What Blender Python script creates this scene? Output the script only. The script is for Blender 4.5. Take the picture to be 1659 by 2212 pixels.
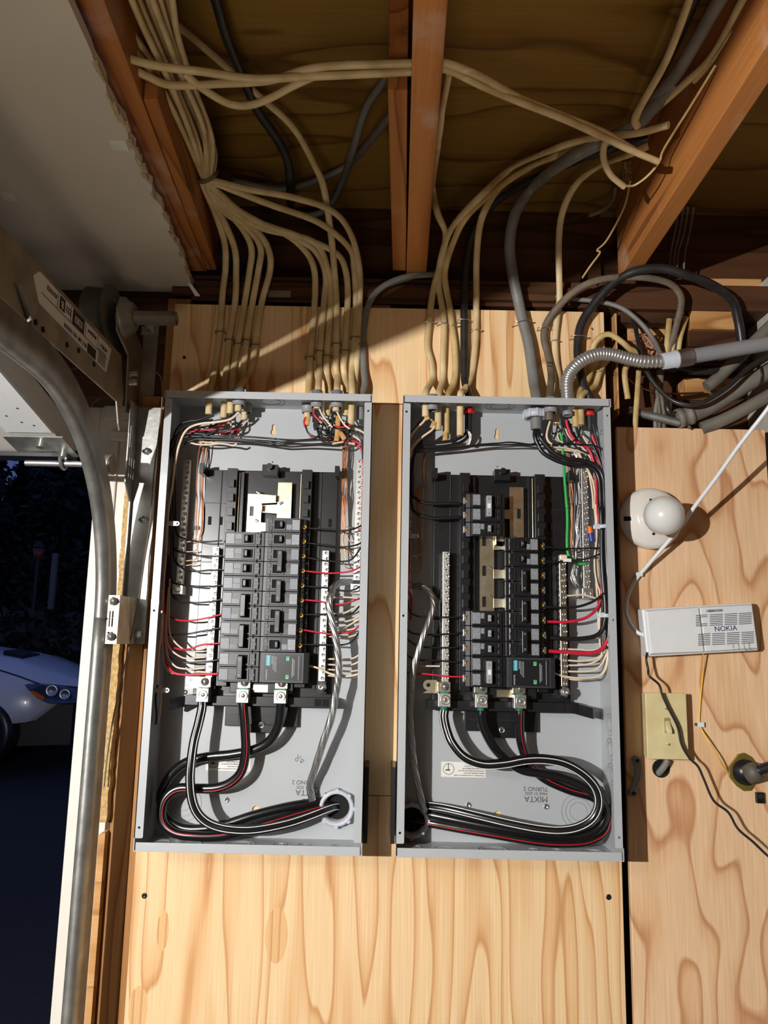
import bpy, bmesh, math, random
from mathutils import Vector, Matrix
random.seed(7)
for o in list(bpy.data.objects): bpy.data.objects.remove(o)
SC = bpy.context.scene
COL = SC.collection
# ------------------------------------------------------------------ camera
FW, FH, FPX = 1659.0, 2212.0, 1661.0
CAM = Vector((0.0184, -1.3847, 0.3378))
PITCH, YAW, ROLL = 0.1647, 0.0022, 0.0205
_f = Vector((-math.sin(YAW)*math.cos(PITCH), math.cos(YAW)*math.cos(PITCH), math.sin(PITCH)))
_r = Vector((math.cos(YAW), math.sin(YAW), 0))
_u = _r.cross(_f)
RIGHT = math.cos(ROLL)*_r + math.sin(ROLL)*_u
UP = -math.sin(ROLL)*_r + math.cos(ROLL)*_u
FWD = _f
cd = bpy.data.cameras.new('camera'); cam = bpy.data.objects.new('camera', cd); COL.objects.link(cam)
cam.matrix_world = Matrix(((RIGHT.x, UP.x, -FWD.x, CAM.x), (RIGHT.y, UP.y, -FWD.y, CAM.y), (RIGHT.z, UP.z, -FWD.z, CAM.z), (0, 0, 0, 1)))
cd.sensor_fit = 'VERTICAL'; cd.sensor_height = 24.0; cd.sensor_width = 18.0; cd.lens = FPX/FH*24.0
cd.clip_start = 0.02; cd.clip_end = 100
SC.camera = cam
# ------------------------------------------------------------------ dusk sky, work light, exposure
wd = bpy.data.worlds.new('dusk'); SC.world = wd; wd.use_nodes = True
wn = wd.node_tree.nodes; wl = wd.node_tree.links
bg = wn['Background']; bg.inputs['Color'].default_value = (0.16, 0.25, 0.72, 1); bg.inputs['Strength'].default_value = 0.25
def lamp(name, kind, loc, power, color, radius):
    l = bpy.data.lights.new(name, kind); l.energy = power; l.color = color
    if kind in ('POINT', 'SPOT'): l.shadow_soft_size = radius
    else: l.size = radius
    o = bpy.data.objects.new(name, l); o.location = loc; COL.objects.link(o); return o
lamp('work_light', 'POINT', (-0.90, -1.92, 0.468), 160.0, (1.0, 0.975, 0.945), 0.012)
up = lamp('fill_uplight', 'SPOT', (-0.10, -2.05, -0.60), 30.0, (1.0, 0.86, 0.66), 0.30)      # added fill lamp, aimed up to brighten the ceiling and joists
up.data.spot_size = math.radians(54); up.data.spot_blend = 0.8
up.rotation_euler = (Vector((-0.12, -0.92, 1.15))-Vector(up.location)).to_track_quat('-Z', 'Y').to_euler()
SC.view_settings.view_transform = 'Standard'; SC.view_settings.look = 'None'
SC.view_settings.exposure = 0.25; SC.view_settings.gamma = 1.0; SC.view_settings.use_curve_mapping = False

# ------------------------------------------------------------------ photo point -> world point at distance d in front of the wall plane
def ray(px, py): return FWD + RIGHT*((px-FW/2)/FPX) - UP*((py-FH/2)/FPX)
def V(px, py, d=0.0):
    r = ray(px, py); return CAM + r*((-d-CAM.y)/r.y)
def VZ(px, py, z):
    r = ray(px, py); return CAM + r*((z-CAM.z)/r.z)
def VX(px, py, x):
    r = ray(px, py); return CAM + r*((x-CAM.x)/r.x)
def cr(ox, oy, s, pts, d):
    out = []
    for p in pts:
        out.append(V(ox+p[0]/s, oy+p[1]/s, p[2] if len(p) > 2 else d))
    return out
# ------------------------------------------------------------------ materials
MATS = {}
def mat(name, c, rough=0.5, metal=0.0, var=0.12, scale=40.0, bump=0.0, bscale=None, spec=0.5, coat=0.0, c2=None):
    if name in MATS: return MATS[name]
    m = bpy.data.materials.new(name); m.use_nodes = True; n = m.node_tree.nodes; l = m.node_tree.links
    b = n['Principled BSDF']; b.inputs['Roughness'].default_value = rough; b.inputs['Metallic'].default_value = metal
    b.inputs['Specular IOR Level'].default_value = spec; b.inputs['Coat Weight'].default_value = coat
    tc = n.new('ShaderNodeTexCoord'); nz = n.new('ShaderNodeTexNoise'); nz.inputs['Scale'].default_value = scale; nz.inputs['Detail'].default_value = 4
    l.new(tc.outputs['Object'], nz.inputs['Vector'])
    rp = n.new('ShaderNodeValToRGB'); rp.color_ramp.elements[0].position = 0.3; rp.color_ramp.elements[1].position = 0.7
    d = c2 if c2 else tuple(x*(1-var) for x in c); e = c if c2 else tuple(min(1, x*(1+var*0.5)) for x in c)
    rp.color_ramp.elements[0].color = (*d, 1); rp.color_ramp.elements[1].color = (*e, 1)
    l.new(nz.outputs['Fac'], rp.inputs['Fac']); l.new(rp.outputs['Color'], b.inputs['Base Color'])
    if bump:
        n2 = n.new('ShaderNodeTexNoise'); n2.inputs['Scale'].default_value = bscale or scale*4; n2.inputs['Detail'].default_value = 3
        l.new(tc.outputs['Object'], n2.inputs['Vector'])
        bp = n.new('ShaderNodeBump'); bp.inputs['Strength'].default_value = bump; bp.inputs['Distance'].default_value = 0.002
        l.new(n2.outputs['Fac'], bp.inputs['Height']); l.new(bp.outputs['Normal'], b.inputs['Normal'])
    MATS[name] = m; return m
def math_node(n, op, a=None, b=None):
    x = n.new('ShaderNodeMath'); x.operation = op
    for i, v in enumerate((a, b)):
        if isinstance(v, (int, float)): x.inputs[i].default_value = v
    return x
def wood(name, light, mid, dark, sx, sy, sz, rings, rough=0.6, off=(0, 0, 0), wob=0.5, streak=None, dirt=0.0, dirtc=(0.6, 0.55, 0.5)):
    """sawn or peeled timber: contour bands of a stretched noise field plus fine fibre streaks"""
    m = bpy.data.materials.new(name); m.use_nodes = True; n = m.node_tree.nodes; l = m.node_tree.links
    b = n['Principled BSDF']; b.inputs['Roughness'].default_value = rough; b.inputs['Specular IOR Level'].default_value = 0.3
    tc = n.new('ShaderNodeTexCoord'); mp = n.new('ShaderNodeMapping')
    mp.inputs['Scale'].default_value = (sx, sy, sz); mp.inputs['Location'].default_value = off
    l.new(tc.outputs['Object'], mp.inputs['Vector'])
    nz = n.new('ShaderNodeTexNoise'); nz.inputs['Scale'].default_value = 1.0; nz.inputs['Detail'].default_value = 2.2; nz.inputs['Roughness'].default_value = wob
    l.new(mp.outputs['Vector'], nz.inputs['Vector'])
    mu = math_node(n, 'MULTIPLY', b=rings); l.new(nz.outputs['Fac'], mu.inputs[0])
    fr = math_node(n, 'FRACT'); l.new(mu.outputs[0], fr.inputs[0])
    rp = n.new('ShaderNodeValToRGB'); e = rp.color_ramp.elements
    e[0].position = 0.0; e[0].color = (*light, 1); e[1].position = 1.0; e[1].color = (*light, 1)
    for p, c in ((0.45, light), (0.80, mid), (0.93, dark)):
        x = rp.color_ramp.elements.new(p); x.color = (*c, 1)
    l.new(fr.outputs[0], rp.inputs['Fac'])
    m2 = n.new('ShaderNodeMapping'); st = streak or (sx*60, sy*60, sz*6); m2.inputs['Scale'].default_value = st
    l.new(tc.outputs['Object'], m2.inputs['Vector'])
    nf = n.new('ShaderNodeTexNoise'); nf.inputs['Scale'].default_value = 1.0; nf.inputs['Detail'].default_value = 3
    l.new(m2.outputs['Vector'], nf.inputs['Vector'])
    r2 = n.new('ShaderNodeValToRGB'); r2.color_ramp.elements[0].position = 0.3; r2.color_ramp.elements[1].position = 0.75
    r2.color_ramp.elements[0].color = (0.87, 0.84, 0.79, 1); r2.color_ramp.elements[1].color = (1.06, 1.05, 1.03, 1)
    l.new(nf.outputs['Fac'], r2.inputs['Fac'])
    mx = n.new('ShaderNodeMix'); mx.data_type = 'RGBA'; mx.blend_type = 'MULTIPLY'; mx.inputs[0].default_value = 1.0
    l.new(rp.outputs['Color'], mx.inputs[6]); l.new(r2.outputs['Color'], mx.inputs[7])
    last = mx.outputs[2]
    if dirt:
        nd = n.new('ShaderNodeTexNoise'); nd.inputs['Scale'].default_value = 9.0; nd.inputs['Detail'].default_value = 5
        l.new(tc.outputs['Object'], nd.inputs['Vector'])
        rd = n.new('ShaderNodeValToRGB'); rd.color_ramp.elements[0].position = 0.60; rd.color_ramp.elements[1].position = 0.74
        rd.color_ramp.elements[0].color = (0, 0, 0, 1); rd.color_ramp.elements[1].color = (dirt, dirt, dirt, 1)
        l.new(nd.outputs['Fac'], rd.inputs['Fac'])
        md = n.new('ShaderNodeMix'); md.data_type = 'RGBA'; l.new(rd.outputs['Color'], md.inputs[0]); l.new(last, md.inputs[6]); md.inputs[7].default_value = (*dirtc, 1)
        last = md.outputs[2]
    l.new(last, b.inputs['Base Color'])
    bp = n.new('ShaderNodeBump'); bp.inputs['Strength'].default_value = 0.15; bp.inputs['Distance'].default_value = 0.001
    l.new(nf.outputs['Fac'], bp.inputs['Height']); l.new(bp.outputs['Normal'], b.inputs['Normal'])
    MATS[name] = m; return m
def printed(name, base, ink, sx, sz, thr=0.5, rough=0.5):
    """rows of fine illegible print"""
    m = bpy.data.materials.new(name); m.use_nodes = True; n = m.node_tree.nodes; l = m.node_tree.links
    b = n['Principled BSDF']; b.inputs['Roughness'].default_value = rough
    tc = n.new('ShaderNodeTexCoord'); mp = n.new('ShaderNodeMapping'); mp.inputs['Scale'].default_value = (sx, 1, sz)
    l.new(tc.outputs['Object'], mp.inputs['Vector'])
    nz = n.new('ShaderNodeTexNoise'); nz.inputs['Scale'].default_value = 1.0; nz.inputs['Detail'].default_value = 2
    l.new(mp.outputs['Vector'], nz.inputs['Vector'])
    wv = n.new('ShaderNodeTexWave'); wv.wave_type = 'BANDS'; wv.bands_direction = 'Z'; wv.inputs['Scale'].default_value = 1.0
    m2 = n.new('ShaderNodeMapping'); m2.inputs['Scale'].default_value = (0, 0, sz*0.22); l.new(tc.outputs['Object'], m2.inputs['Vector']); l.new(m2.outputs['Vector'], wv.inputs['Vector'])
    mu = math_node(n, 'MULTIPLY'); l.new(nz.outputs['Fac'], mu.inputs[0]); l.new(wv.outputs['Fac'], mu.inputs[1])
    rp = n.new('ShaderNodeValToRGB'); rp.color_ramp.elements[0].position = thr*0.5; rp.color_ramp.elements[1].position = thr*0.5+0.06
    rp.color_ramp.elements[0].color = (*base, 1); rp.color_ramp.elements[1].color = (*ink, 1)
    l.new(mu.outputs[0], rp.inputs['Fac']); l.new(rp.outputs['Color'], b.inputs['Base Color'])
    MATS[name] = m; return m
def S(r, g, b):   # sRGB 0-255 -> linear
    return tuple(((x/255)/12.92 if x <= 10 else ((x/255+0.055)/1.055)**2.4) for x in (r, g, b))
PLY = wood('plywood_fir', S(236, 204, 160), S(226, 184, 136), S(204, 150, 100), 7.5, 3.0, 0.85, 12, off=(3, 1, 2))
PLY2 = wood('plywood_cathedral', S(234, 198, 160), S(226, 184, 142), S(196, 142, 102), 4.2, 3.0, 1.7, 10, off=(9, 4, 1), wob=0.6)
PLYE = wood('plywood_edge', S(214, 160, 100), S(190, 130, 75), S(160, 105, 60), 2, 90, 2, 3)
DECK = wood('subfloor_deck', S(142, 110, 50), S(130, 96, 40), S(102, 70, 27), 1.2, 5.0, 2, 7, off=(5, 2, 0), streak=(6, 160, 40))
JOIST = wood('old_fir_joist', S(178, 116, 62), S(164, 102, 50), S(130, 76, 36), 9, 0.7, 9, 6, streak=(240, 6, 240), dirt=0.35)
STUD = wood('old_fir_stud', S(168, 122, 74), S(156, 110, 62), S(126, 86, 48), 10, 10, 0.8, 6, streak=(260, 260, 8))
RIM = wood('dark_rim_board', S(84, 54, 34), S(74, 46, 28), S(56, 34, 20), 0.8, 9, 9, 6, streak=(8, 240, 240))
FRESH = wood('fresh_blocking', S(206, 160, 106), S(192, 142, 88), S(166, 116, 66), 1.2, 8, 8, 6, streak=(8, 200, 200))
OSB = mat('osb_edge', S(212, 180, 122), 0.8, c2=S(164, 128, 76), scale=160, bump=0.6)
DRY = mat('painted_drywall', S(214, 206, 194), 0.75, scale=3.0, var=0.10, bump=0.25, bscale=14)
DRYE = mat('torn_drywall_edge', S(196, 176, 140), 0.9, var=0.3, scale=60, bump=0.8)
GREY = mat('grey_enamel', S(172, 176, 179), 0.38, scale=8, var=0.03, coat=0.15)
GREYD = mat('grey_enamel_edge', S(150, 154, 158), 0.4, scale=8, var=0.03)
BLK = mat('black_plastic', S(27, 28, 30), 0.28, var=0.15, scale=60, spec=0.55)
BLK2 = mat('dark_bakelite', S(46, 47, 50), 0.42, var=0.12, scale=90, spec=0.55)
BLK3 = mat('satin_black', S(24, 24, 26), 0.33, var=0.1, scale=60)
HOLE = mat('dark_hole', S(12, 11, 10), 0.9, var=0.2)
CHROME = mat('zinc_plated', S(205, 205, 202), 0.26, 0.88, var=0.15, scale=120)
TIN = mat('tinned_bus', S(226, 220, 200), 0.30, 1.0, c2=S(196, 180, 140), scale=50)
ALU = mat('aluminium_lug', S(222, 220, 212), 0.36, 1.0, var=0.12, scale=150)
ALUW = mat('aluminium_wire', S(205, 205, 203), 0.34, 1.0, var=0.2, scale=200)
GALV = mat('galvanised', S(158, 158, 154), 0.46, 0.75, var=0.3, scale=30, bump=0.25, bscale=60)
GALVT = mat('galvanised_dull', S(160, 152, 138), 0.5, 0.65, var=0.25, scale=22)
COP = mat('bare_copper', S(196, 140, 106), 0.34, 1.0, var=0.3, scale=90)
BRASS = mat('brass_screw', S(224, 176, 80), 0.3, 1.0, var=0.2, scale=200)
ROMEX = mat('cream_jacket', S(222, 200, 156), 0.5, c2=S(186, 160, 112), scale=26)
ROMEX2 = mat('yellowed_jacket', S(216, 190, 134), 0.5, c2=S(172, 142, 88), scale=30)
BROWNJ = mat('soiled_brown_jacket', S(120, 106, 90), 0.6, c2=S(84, 72, 58), scale=24)
GREYJ = mat('grey_jacket', S(128, 127, 124), 0.5, c2=S(104, 101, 96), scale=20)
BLKJ = mat('black_jacket', S(30, 30, 31), 0.36, c2=S(46, 45, 44), scale=60, spec=0.6)
WBLK = mat('black_insulation', S(26, 26, 28), 0.32, var=0.2, scale=60, spec=0.6)
WRED = mat('red_insulation', S(206, 34, 60), 0.36, var=0.2, scale=60)
WWHT = mat('white_insulation', S(232, 214, 190), 0.42, c2=S(214, 190, 160), scale=40)
WGRN = mat('green_insulation', S(40, 170, 72), 0.4, var=0.15)
WGRY = mat('grey_wire', S(110, 108, 106), 0.5)
STRW = mat('white_stripe', S(225, 225, 222), 0.4); STRR = mat('red_stripe', S(190, 34, 36), 0.4)
PVC = mat('grey_pvc', S(140, 141, 144), 0.45, var=0.1, scale=18)
PVCL = mat('light_grey_pvc', S(186, 190, 200), 0.4, var=0.06)
PVCD = mat('dusty_pvc', S(124, 118, 108), 0.6, c2=S(98, 92, 82), scale=20)
WHP = mat('white_plastic', S(226, 228, 230), 0.35, var=0.03)
WHT = mat('white_painted_wood', S(224, 218, 208), 0.5, var=0.06, scale=12)
IVORY = mat('ivory_plastic', S(222, 208, 160), 0.38, c2=S(206, 190, 140), scale=30)
PORC = mat('porcelain', S(226, 222, 214), 0.25, var=0.06, scale=20)
PAPER = mat('white_label', S(228, 226, 220), 0.6, var=0.04)
KRAFT = mat('kraft_paper', S(206, 164, 96), 0.8, c2=S(168, 124, 64), scale=70)
TEAL = mat('teal_label', S(30, 150, 170), 0.4, var=0.03)
LEDG = mat('green_window', S(110, 200, 140), 0.35, var=0.05)
INK = mat('black_ink', S(38, 38, 40), 0.6); INKW = mat('pale_ink', S(190, 192, 196), 0.5); NAVY = mat('navy_ink', S(38, 52, 110), 0.5)
INKG = mat('grey_stamp_ink', S(70, 72, 76), 0.6)
YEL = mat('yellow_cable', S(236, 186, 50), 0.4); ORG = mat('orange_plastic', S(240, 110, 30), 0.4); BLU = mat('blue_plastic', S(40, 60, 150), 0.4)
REDP = mat('red_bushing', S(196, 40, 36), 0.4); TEALG = mat('green_paste', S(30, 120, 100), 0.35, var=0.3, scale=200)
OLIVE = mat('brass_plate', S(170, 150, 70), 0.45, 0.8, var=0.2, scale=30)
CONC = mat('concrete', S(84, 80, 74), 0.85, var=0.15, scale=6)
LBL = printed('breaker_print', S(70, 72, 76), S(196, 200, 206), 520, 1150, 0.50)
LBL2 = printed('breaker_print_fine', S(66, 68, 72), S(176, 182, 192), 640, 1300, 0.56)
LBLB = printed('breaker_print_white', S(24, 24, 26), S(200, 204, 210), 560, 1200, 0.62)
DOC = printed('notice_print', S(226, 226, 222), S(52, 52, 54), 700, 1500, 0.62)
# ------------------------------------------------------------------ mesh builder
class MB:
    def __init__(self): self.v = []; self.f = []; self.sm = []
    def add(self, vs, fs, smooth=False):
        k = len(self.v); self.v += [tuple(x) for x in vs]; self.f += [tuple(i+k for i in q) for q in fs]; self.sm += [smooth]*len(fs); return self
    def box(self, x0, x1, y0, y1, z0, z1, M=None):
        vs = [Vector((x, y, z)) for x in (x0, x1) for y in (y0, y1) for z in (z0, z1)]
        if M: vs = [M @ v for v in vs]
        return self.add(vs, [(0, 1, 3, 2), (4, 6, 7, 5), (0, 4, 5, 1), (2, 3, 7, 6), (0, 2, 6, 4), (1, 5, 7, 3)])
    def prism(self, poly, axis, a, b):
        """poly: 2-D outline extruded along axis 'x','y','z' from a to b"""
        def mk(p, t): return {'x': (t, p[0], p[1]), 'y': (p[0], t, p[1]), 'z': (p[0], p[1], t)}[axis]
        n = len(poly); vs = [mk(p, a) for p in poly]+[mk(p, b) for p in poly]
        return self.add(vs, [tuple(range(n)), tuple(range(2*n-1, n-1, -1))]+[(i, i+n, (i+1) % n+n, (i+1) % n) for i in range(n)])
    def hexa(self, p8):
        """eight corners: four near, four far in the same order"""
        return self.add(p8, [(0, 1, 2, 3), (7, 6, 5, 4), (0, 4, 5, 1), (1, 5, 6, 2), (2, 6, 7, 3), (3, 7, 4, 0)])
    def cyl(self, p, q, r, r2=None, n=14, caps=True):
        p = Vector(p); q = Vector(q); t = (q-p).normalized(); a = t.orthogonal().normalized(); b = t.cross(a); r2 = r if r2 is None else r2
        vs = [p+(a*math.cos(2*math.pi*i/n)+b*math.sin(2*math.pi*i/n))*r for i in range(n)]+[q+(a*math.cos(2*math.pi*i/n)+b*math.sin(2*math.pi*i/n))*r2 for i in range(n)]
        self.add(vs, [(i, (i+1) % n, (i+1) % n+n, i+n) for i in range(n)], True)
        if caps: self.add(vs, [tuple(range(n-1, -1, -1)), tuple(range(n, 2*n))])
        return self
    def lathe(self, p, ax, prof, n=20):
        """prof: (distance along ax, radius)"""
        p = Vector(p); t = Vector(ax).normalized(); a = t.orthogonal().normalized(); b = t.cross(a); vs = []; m = len(prof)
        for (h, r) in prof:
            for i in range(n):
                w = 2*math.pi*i/n; vs.append(p+t*h+(a*math.cos(w)+b*math.sin(w))*max(r, 1e-5))
        return self.add(vs, [(j*n+i, j*n+(i+1) % n, (j+1)*n+(i+1) % n, (j+1)*n+i) for j in range(m-1) for i in range(n)], True)
    def torus(self, c, ax, R, r, n=24, k=6):
        return self.lathe(c, ax, [(r*math.sin(2*math.pi*j/k), R+r*math.cos(2*math.pi*j/k)) for j in range(k+1)], n)
    def tube(self, pts, r, ry=None, seg=8, sub=5, nrm=(0, -1, 0), smooth=True, rfun=None, twist=0.0, lobes=0, cap=True):
        P = spline(pts, sub) if smooth else [Vector(p) for p in pts]
        ry = r if ry is None else ry; rings = []; N = Vector(nrm)
        for i, p in enumerate(P):
            t = (P[min(i+1, len(P)-1)]-P[max(i-1, 0)])
            t = t.normalized() if t.length > 1e-9 else Vector((0, 0, 1))
            s = t.cross(N)
            if s.length < 0.15: s = t.cross(Vector((1, 0, 0.3)))
            s.normalize(); u = s.cross(t).normalized()
            if i == 0: ps, pu = s, u
            else:                                   # keep the frame from flipping
                if s.dot(ps) < 0: s = -s; u = -u
                s = (s*0.35+(ps-t*ps.dot(t))*0.65).normalized(); u = s.cross(t).normalized()
                if u.dot(pu) < 0: u = -u
                ps, pu = s, u
            k = rfun(i, len(P)) if rfun else 1.0; ring = []
            for j in range(seg):
                w = 2*math.pi*j/seg+twist*i
                lk = k*(1.0+(0.13*(math.cos(lobes*(w-twist*i)+0)) if lobes else 0))
                ring.append(p+s*(math.cos(w)*r*lk)+u*(math.sin(w)*ry*lk))
            rings.append(ring)
        n = seg; vs = [v for q in rings for v in q]
        self.add(vs, [(i*n+j, i*n+(j+1) % n, (i+1)*n+(j+1) % n, (i+1)*n+j) for i in range(len(P)-1) for j in range(n)], True)
        if cap: k = len(vs); self.add(vs[:n]+vs[-n:], [tuple(range(n-1, -1, -1)), tuple(range(n, 2*n))])
        return self
    def build(self, name, m, parent=None, bevel=0.0):
        vs = [Vector(v) for v in self.v]
        lo = Vector([min(v[i] for v in vs) for i in range(3)]); hi = Vector([max(v[i] for v in vs) for i in range(3)]); c = (lo+hi)/2
        me = bpy.data.meshes.new(name); me.from_pydata([tuple(v-c) for v in vs], [], self.f)
        me.polygons.foreach_set('use_smooth', self.sm)
        if bevel or True:
            bm = bmesh.new(); bm.from_mesh(me); bmesh.ops.remove_doubles(bm, verts=bm.verts, dist=1e-6) if bevel else None
            if bevel:
                es = [e for e in bm.edges if len(e.link_faces) == 2 and e.calc_face_angle(0) > 0.6]
                bmesh.ops.bevel(bm, geom=es, offset=bevel, segments=2, affect='EDGES', profile=0.5)
            bmesh.ops.recalc_face_normals(bm, faces=bm.faces); bm.to_mesh(me); bm.free()
        o = bpy.data.objects.new(name, me); me.materials.append(m); COL.objects.link(o); o.location = c
        if parent: attach(o, parent)
        return o
def spline(pts, sub=5):
    P = [Vector(p) for p in pts]
    if len(P) < 3: return P
    Q = [P[0]*2-P[1]]+P+[P[-1]*2-P[-2]]; out = []
    for i in range(1, len(Q)-2):
        a, b, c, d = Q[i-1:i+3]
        for k in range(sub):
            t = k/sub; t2 = t*t; t3 = t2*t
            out.append(0.5*((2*b)+(c-a)*t+(2*a-5*b+4*c-d)*t2+(3*b-a-3*c+d)*t3))
    out.append(P[-1]); return out
WORLD = {}
def wloc(o):
    l = Vector(o.location); p = o.parent
    while p: l = l+p.location; p = p.parent
    return l
def attach(o, parent):                                # child keeps its world place (things are unrotated when built)
    o.location = Vector(o.location)-wloc(parent); o.parent = parent
def tag(o, label, cat, group=None):
    o['label'] = label; o['category'] = cat
    if group: o['group'] = group
    return o
def struct(o): o['kind'] = 'structure'; return o
def thing(name, label, cat, loc, group=None):
    o = bpy.data.objects.new(name, None); COL.objects.link(o); o.location = loc; o.empty_display_size = 0.02
    return tag(o, label, cat, group)
def copy_tree(o, parent=None):
    c = o.copy(); COL.objects.link(c); c.parent = parent
    for ch in list(o.children): copy_tree(ch, c)
    return c
def plate(outer, holes, t):
    """flat sheet with real holes, outline in (x, z), thickness t along y; returns MB centred on y=0"""
    cu = bpy.data.curves.new('sheet', 'CURVE'); cu.dimensions = '2D'; cu.fill_mode = 'BOTH'; cu.extrude = t/2
    for poly in [outer]+holes:
        s = cu.splines.new('POLY'); s.points.add(len(poly)-1); s.use_cyclic_u = True
        for i, p in enumerate(poly): s.points[i].co = (p[0], p[1], 0, 1)
    ob = bpy.data.objects.new('sheet', cu); me = bpy.data.meshes.new_from_object(ob)
    mb = MB(); mb.add([(v.co.x, -v.co.z, v.co.y) for v in me.vertices], [tuple(p.vertices) for p in me.polygons])
    bpy.data.objects.remove(ob); bpy.data.curves.remove(cu); bpy.data.meshes.remove(me); return mb
def circ(cx, cz, r, n=16, a0=0.0, a1=2*math.pi): return [(cx+r*math.cos(a0+(a1-a0)*i/n), cz+r*math.sin(a0+(a1-a0)*i/n)) for i in range(n)]
def rect(x0, x1, z0, z1): return [(x0, z0), (x1, z0), (x1, z1), (x0, z1)]
def move(mb, d): mb.v = [(v[0]+d[0], v[1]+d[1], v[2]+d[2]) for v in mb.v]; return mb
def xform(mb, M): mb.v = [tuple(M @ Vector(v)) for v in mb.v]; return mb
def text(s, size, m, origin, right, up, parent, name='lettering', align='CENTER', t=0.0002):
    cu = bpy.data.curves.new('txt', 'FONT'); cu.body = s; cu.size = size; cu.align_x = align; cu.align_y = 'CENTER'; cu.extrude = t
    ob = bpy.data.objects.new('txt', cu); me = bpy.data.meshes.new_from_object(ob)
    R = Vector(right).normalized(); U = Vector(up); U = (U-R*U.dot(R)).normalized(); N = R.cross(U)
    mb = MB(); mb.add([Vector(origin)+R*v.co.x+U*v.co.y+N*v.co.z for v in me.vertices], [tuple(p.vertices) for p in me.polygons])
    bpy.data.objects.remove(ob); bpy.data.curves.remove(cu); bpy.data.meshes.remove(me)
    return mb.build(name, m, parent)

GWALL = mat('garage_wall_paint', S(104, 96, 84), 0.85, var=0.1, scale=3)
HOSE = mat('hose_steel', S(190, 190, 188), 0.3, 0.7, var=0.1)
# ================================================================== THE SETTING
FZ = -1.25
struct(MB().box(-3.6, 2.6, -4.2, 0.12, FZ-0.1, FZ).build('floor', CONC))
struct(MB().box(2.6, 2.7, -4.2, 0.2, FZ, 1.3).build('wall_right', GWALL))
struct(MB().box(-3.7, -3.6, -4.2, 0.2, FZ, 1.3).build('wall_left', GWALL))
struct(MB().box(-3.6, 2.6, -4.3, -4.2, FZ, 1.3).build('wall_rear', GWALL))
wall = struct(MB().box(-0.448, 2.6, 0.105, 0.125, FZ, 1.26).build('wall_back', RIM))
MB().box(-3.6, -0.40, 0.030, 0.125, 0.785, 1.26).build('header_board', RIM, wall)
MB().box(-3.6, -3.2, 0.03, 0.125, FZ, 0.785).build('pier', DRY, wall)
MB().box(-0.448, -0.4125, 0.018, 0.105, FZ, 0.785).build('stud', STUD, wall, 0.0015)
MB().box(-0.4095, -0.366, 0.013, 0.105, FZ, 0.98).build('stud', STUD, wall, 0.0015)
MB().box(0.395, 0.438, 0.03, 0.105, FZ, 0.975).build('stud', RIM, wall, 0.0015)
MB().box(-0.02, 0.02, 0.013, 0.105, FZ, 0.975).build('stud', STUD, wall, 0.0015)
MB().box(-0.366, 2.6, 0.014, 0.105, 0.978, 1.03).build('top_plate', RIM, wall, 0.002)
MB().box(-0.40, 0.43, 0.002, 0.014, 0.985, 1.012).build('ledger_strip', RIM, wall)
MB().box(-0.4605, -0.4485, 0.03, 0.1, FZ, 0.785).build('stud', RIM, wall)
# the light-coloured jamb lining and white outer trim of the door opening
ol = MB()
n = 60; zz = [0.02+i*(0.73-0.02)/n for i in range(n+1)]; rr = random.Random(3)
jl = [rr.uniform(-0.0012, 0.0012) for _ in zz]; jr = [rr.uniform(-0.0012, 0.0012) for _ in zz]
poly = [(-0.4605+jl[i], zz[i]) for i in range(n+1)]+[(-0.4485+jr[i], zz[i]) for i in range(n, -1, -1)]
ol.prism(poly, 'y', 0.0, 0.1); o = ol.build('jamb_lining', OSB, wall); o['label'] = 'rough yellow strand board edge'
ol = MB(); ol.hexa([(-0.460, 0, FZ), (-0.449, 0, FZ), (-0.449, 0, 0.004), (-0.460, 0, 0.0), (-0.460, 0.1, FZ), (-0.449, 0.1, FZ), (-0.449, 0.1, 0.004), (-0.460, 0.1, 0.0)])
ol.build('jamb_lining', FRESH, wall)
t1 = struct(MB().box(-0.5555, -0.462, 0.1, 0.122, FZ, 0.80).build('trim_1', WHT, None, 0.002))
MB().box(-0.545, -0.463, 0.088, 0.0995, 0.757, 0.792).build('moulding', WHT, t1, 0.002)
MB().box(-0.530, -0.490, 0.090, 0.0995, 0.715, 0.735).build('moulding', WHT, t1, 0.002)
MB().box(-0.530, -0.512, 0.093, 0.0995, 0.50, 0.715).build('moulding', WHT, t1, 0.002)
struct(MB().box(-3.2, -0.5555, 0.1, 0.122, 0.70, 0.80).build('trim_2', WHT, None, 0.002))
struct(MB().box(-3.2, -3.1, 0.1, 0.122, FZ, 0.70).build('trim_3', WHT, None, 0.002))
# rough concrete corner at the right end of the wall
rr = random.Random(11); cz = [FZ+i*0.05 for i in range(47)]
left = [(0.7395+(0.004*rr.random() if z < 0.9 else 0.004*rr.random()+0.012*math.sin((z-0.9)*14)), z) for z in cz]
cb = MB().prism(left+[(1.05, cz[-1]), (1.05, FZ)], 'y', -0.035, 0.105)
struct(cb.build('wall_corner', mat('rough_concrete', S(196, 190, 178), 0.9, var=0.2, scale=14, bump=1.0, bscale=60)))
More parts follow.
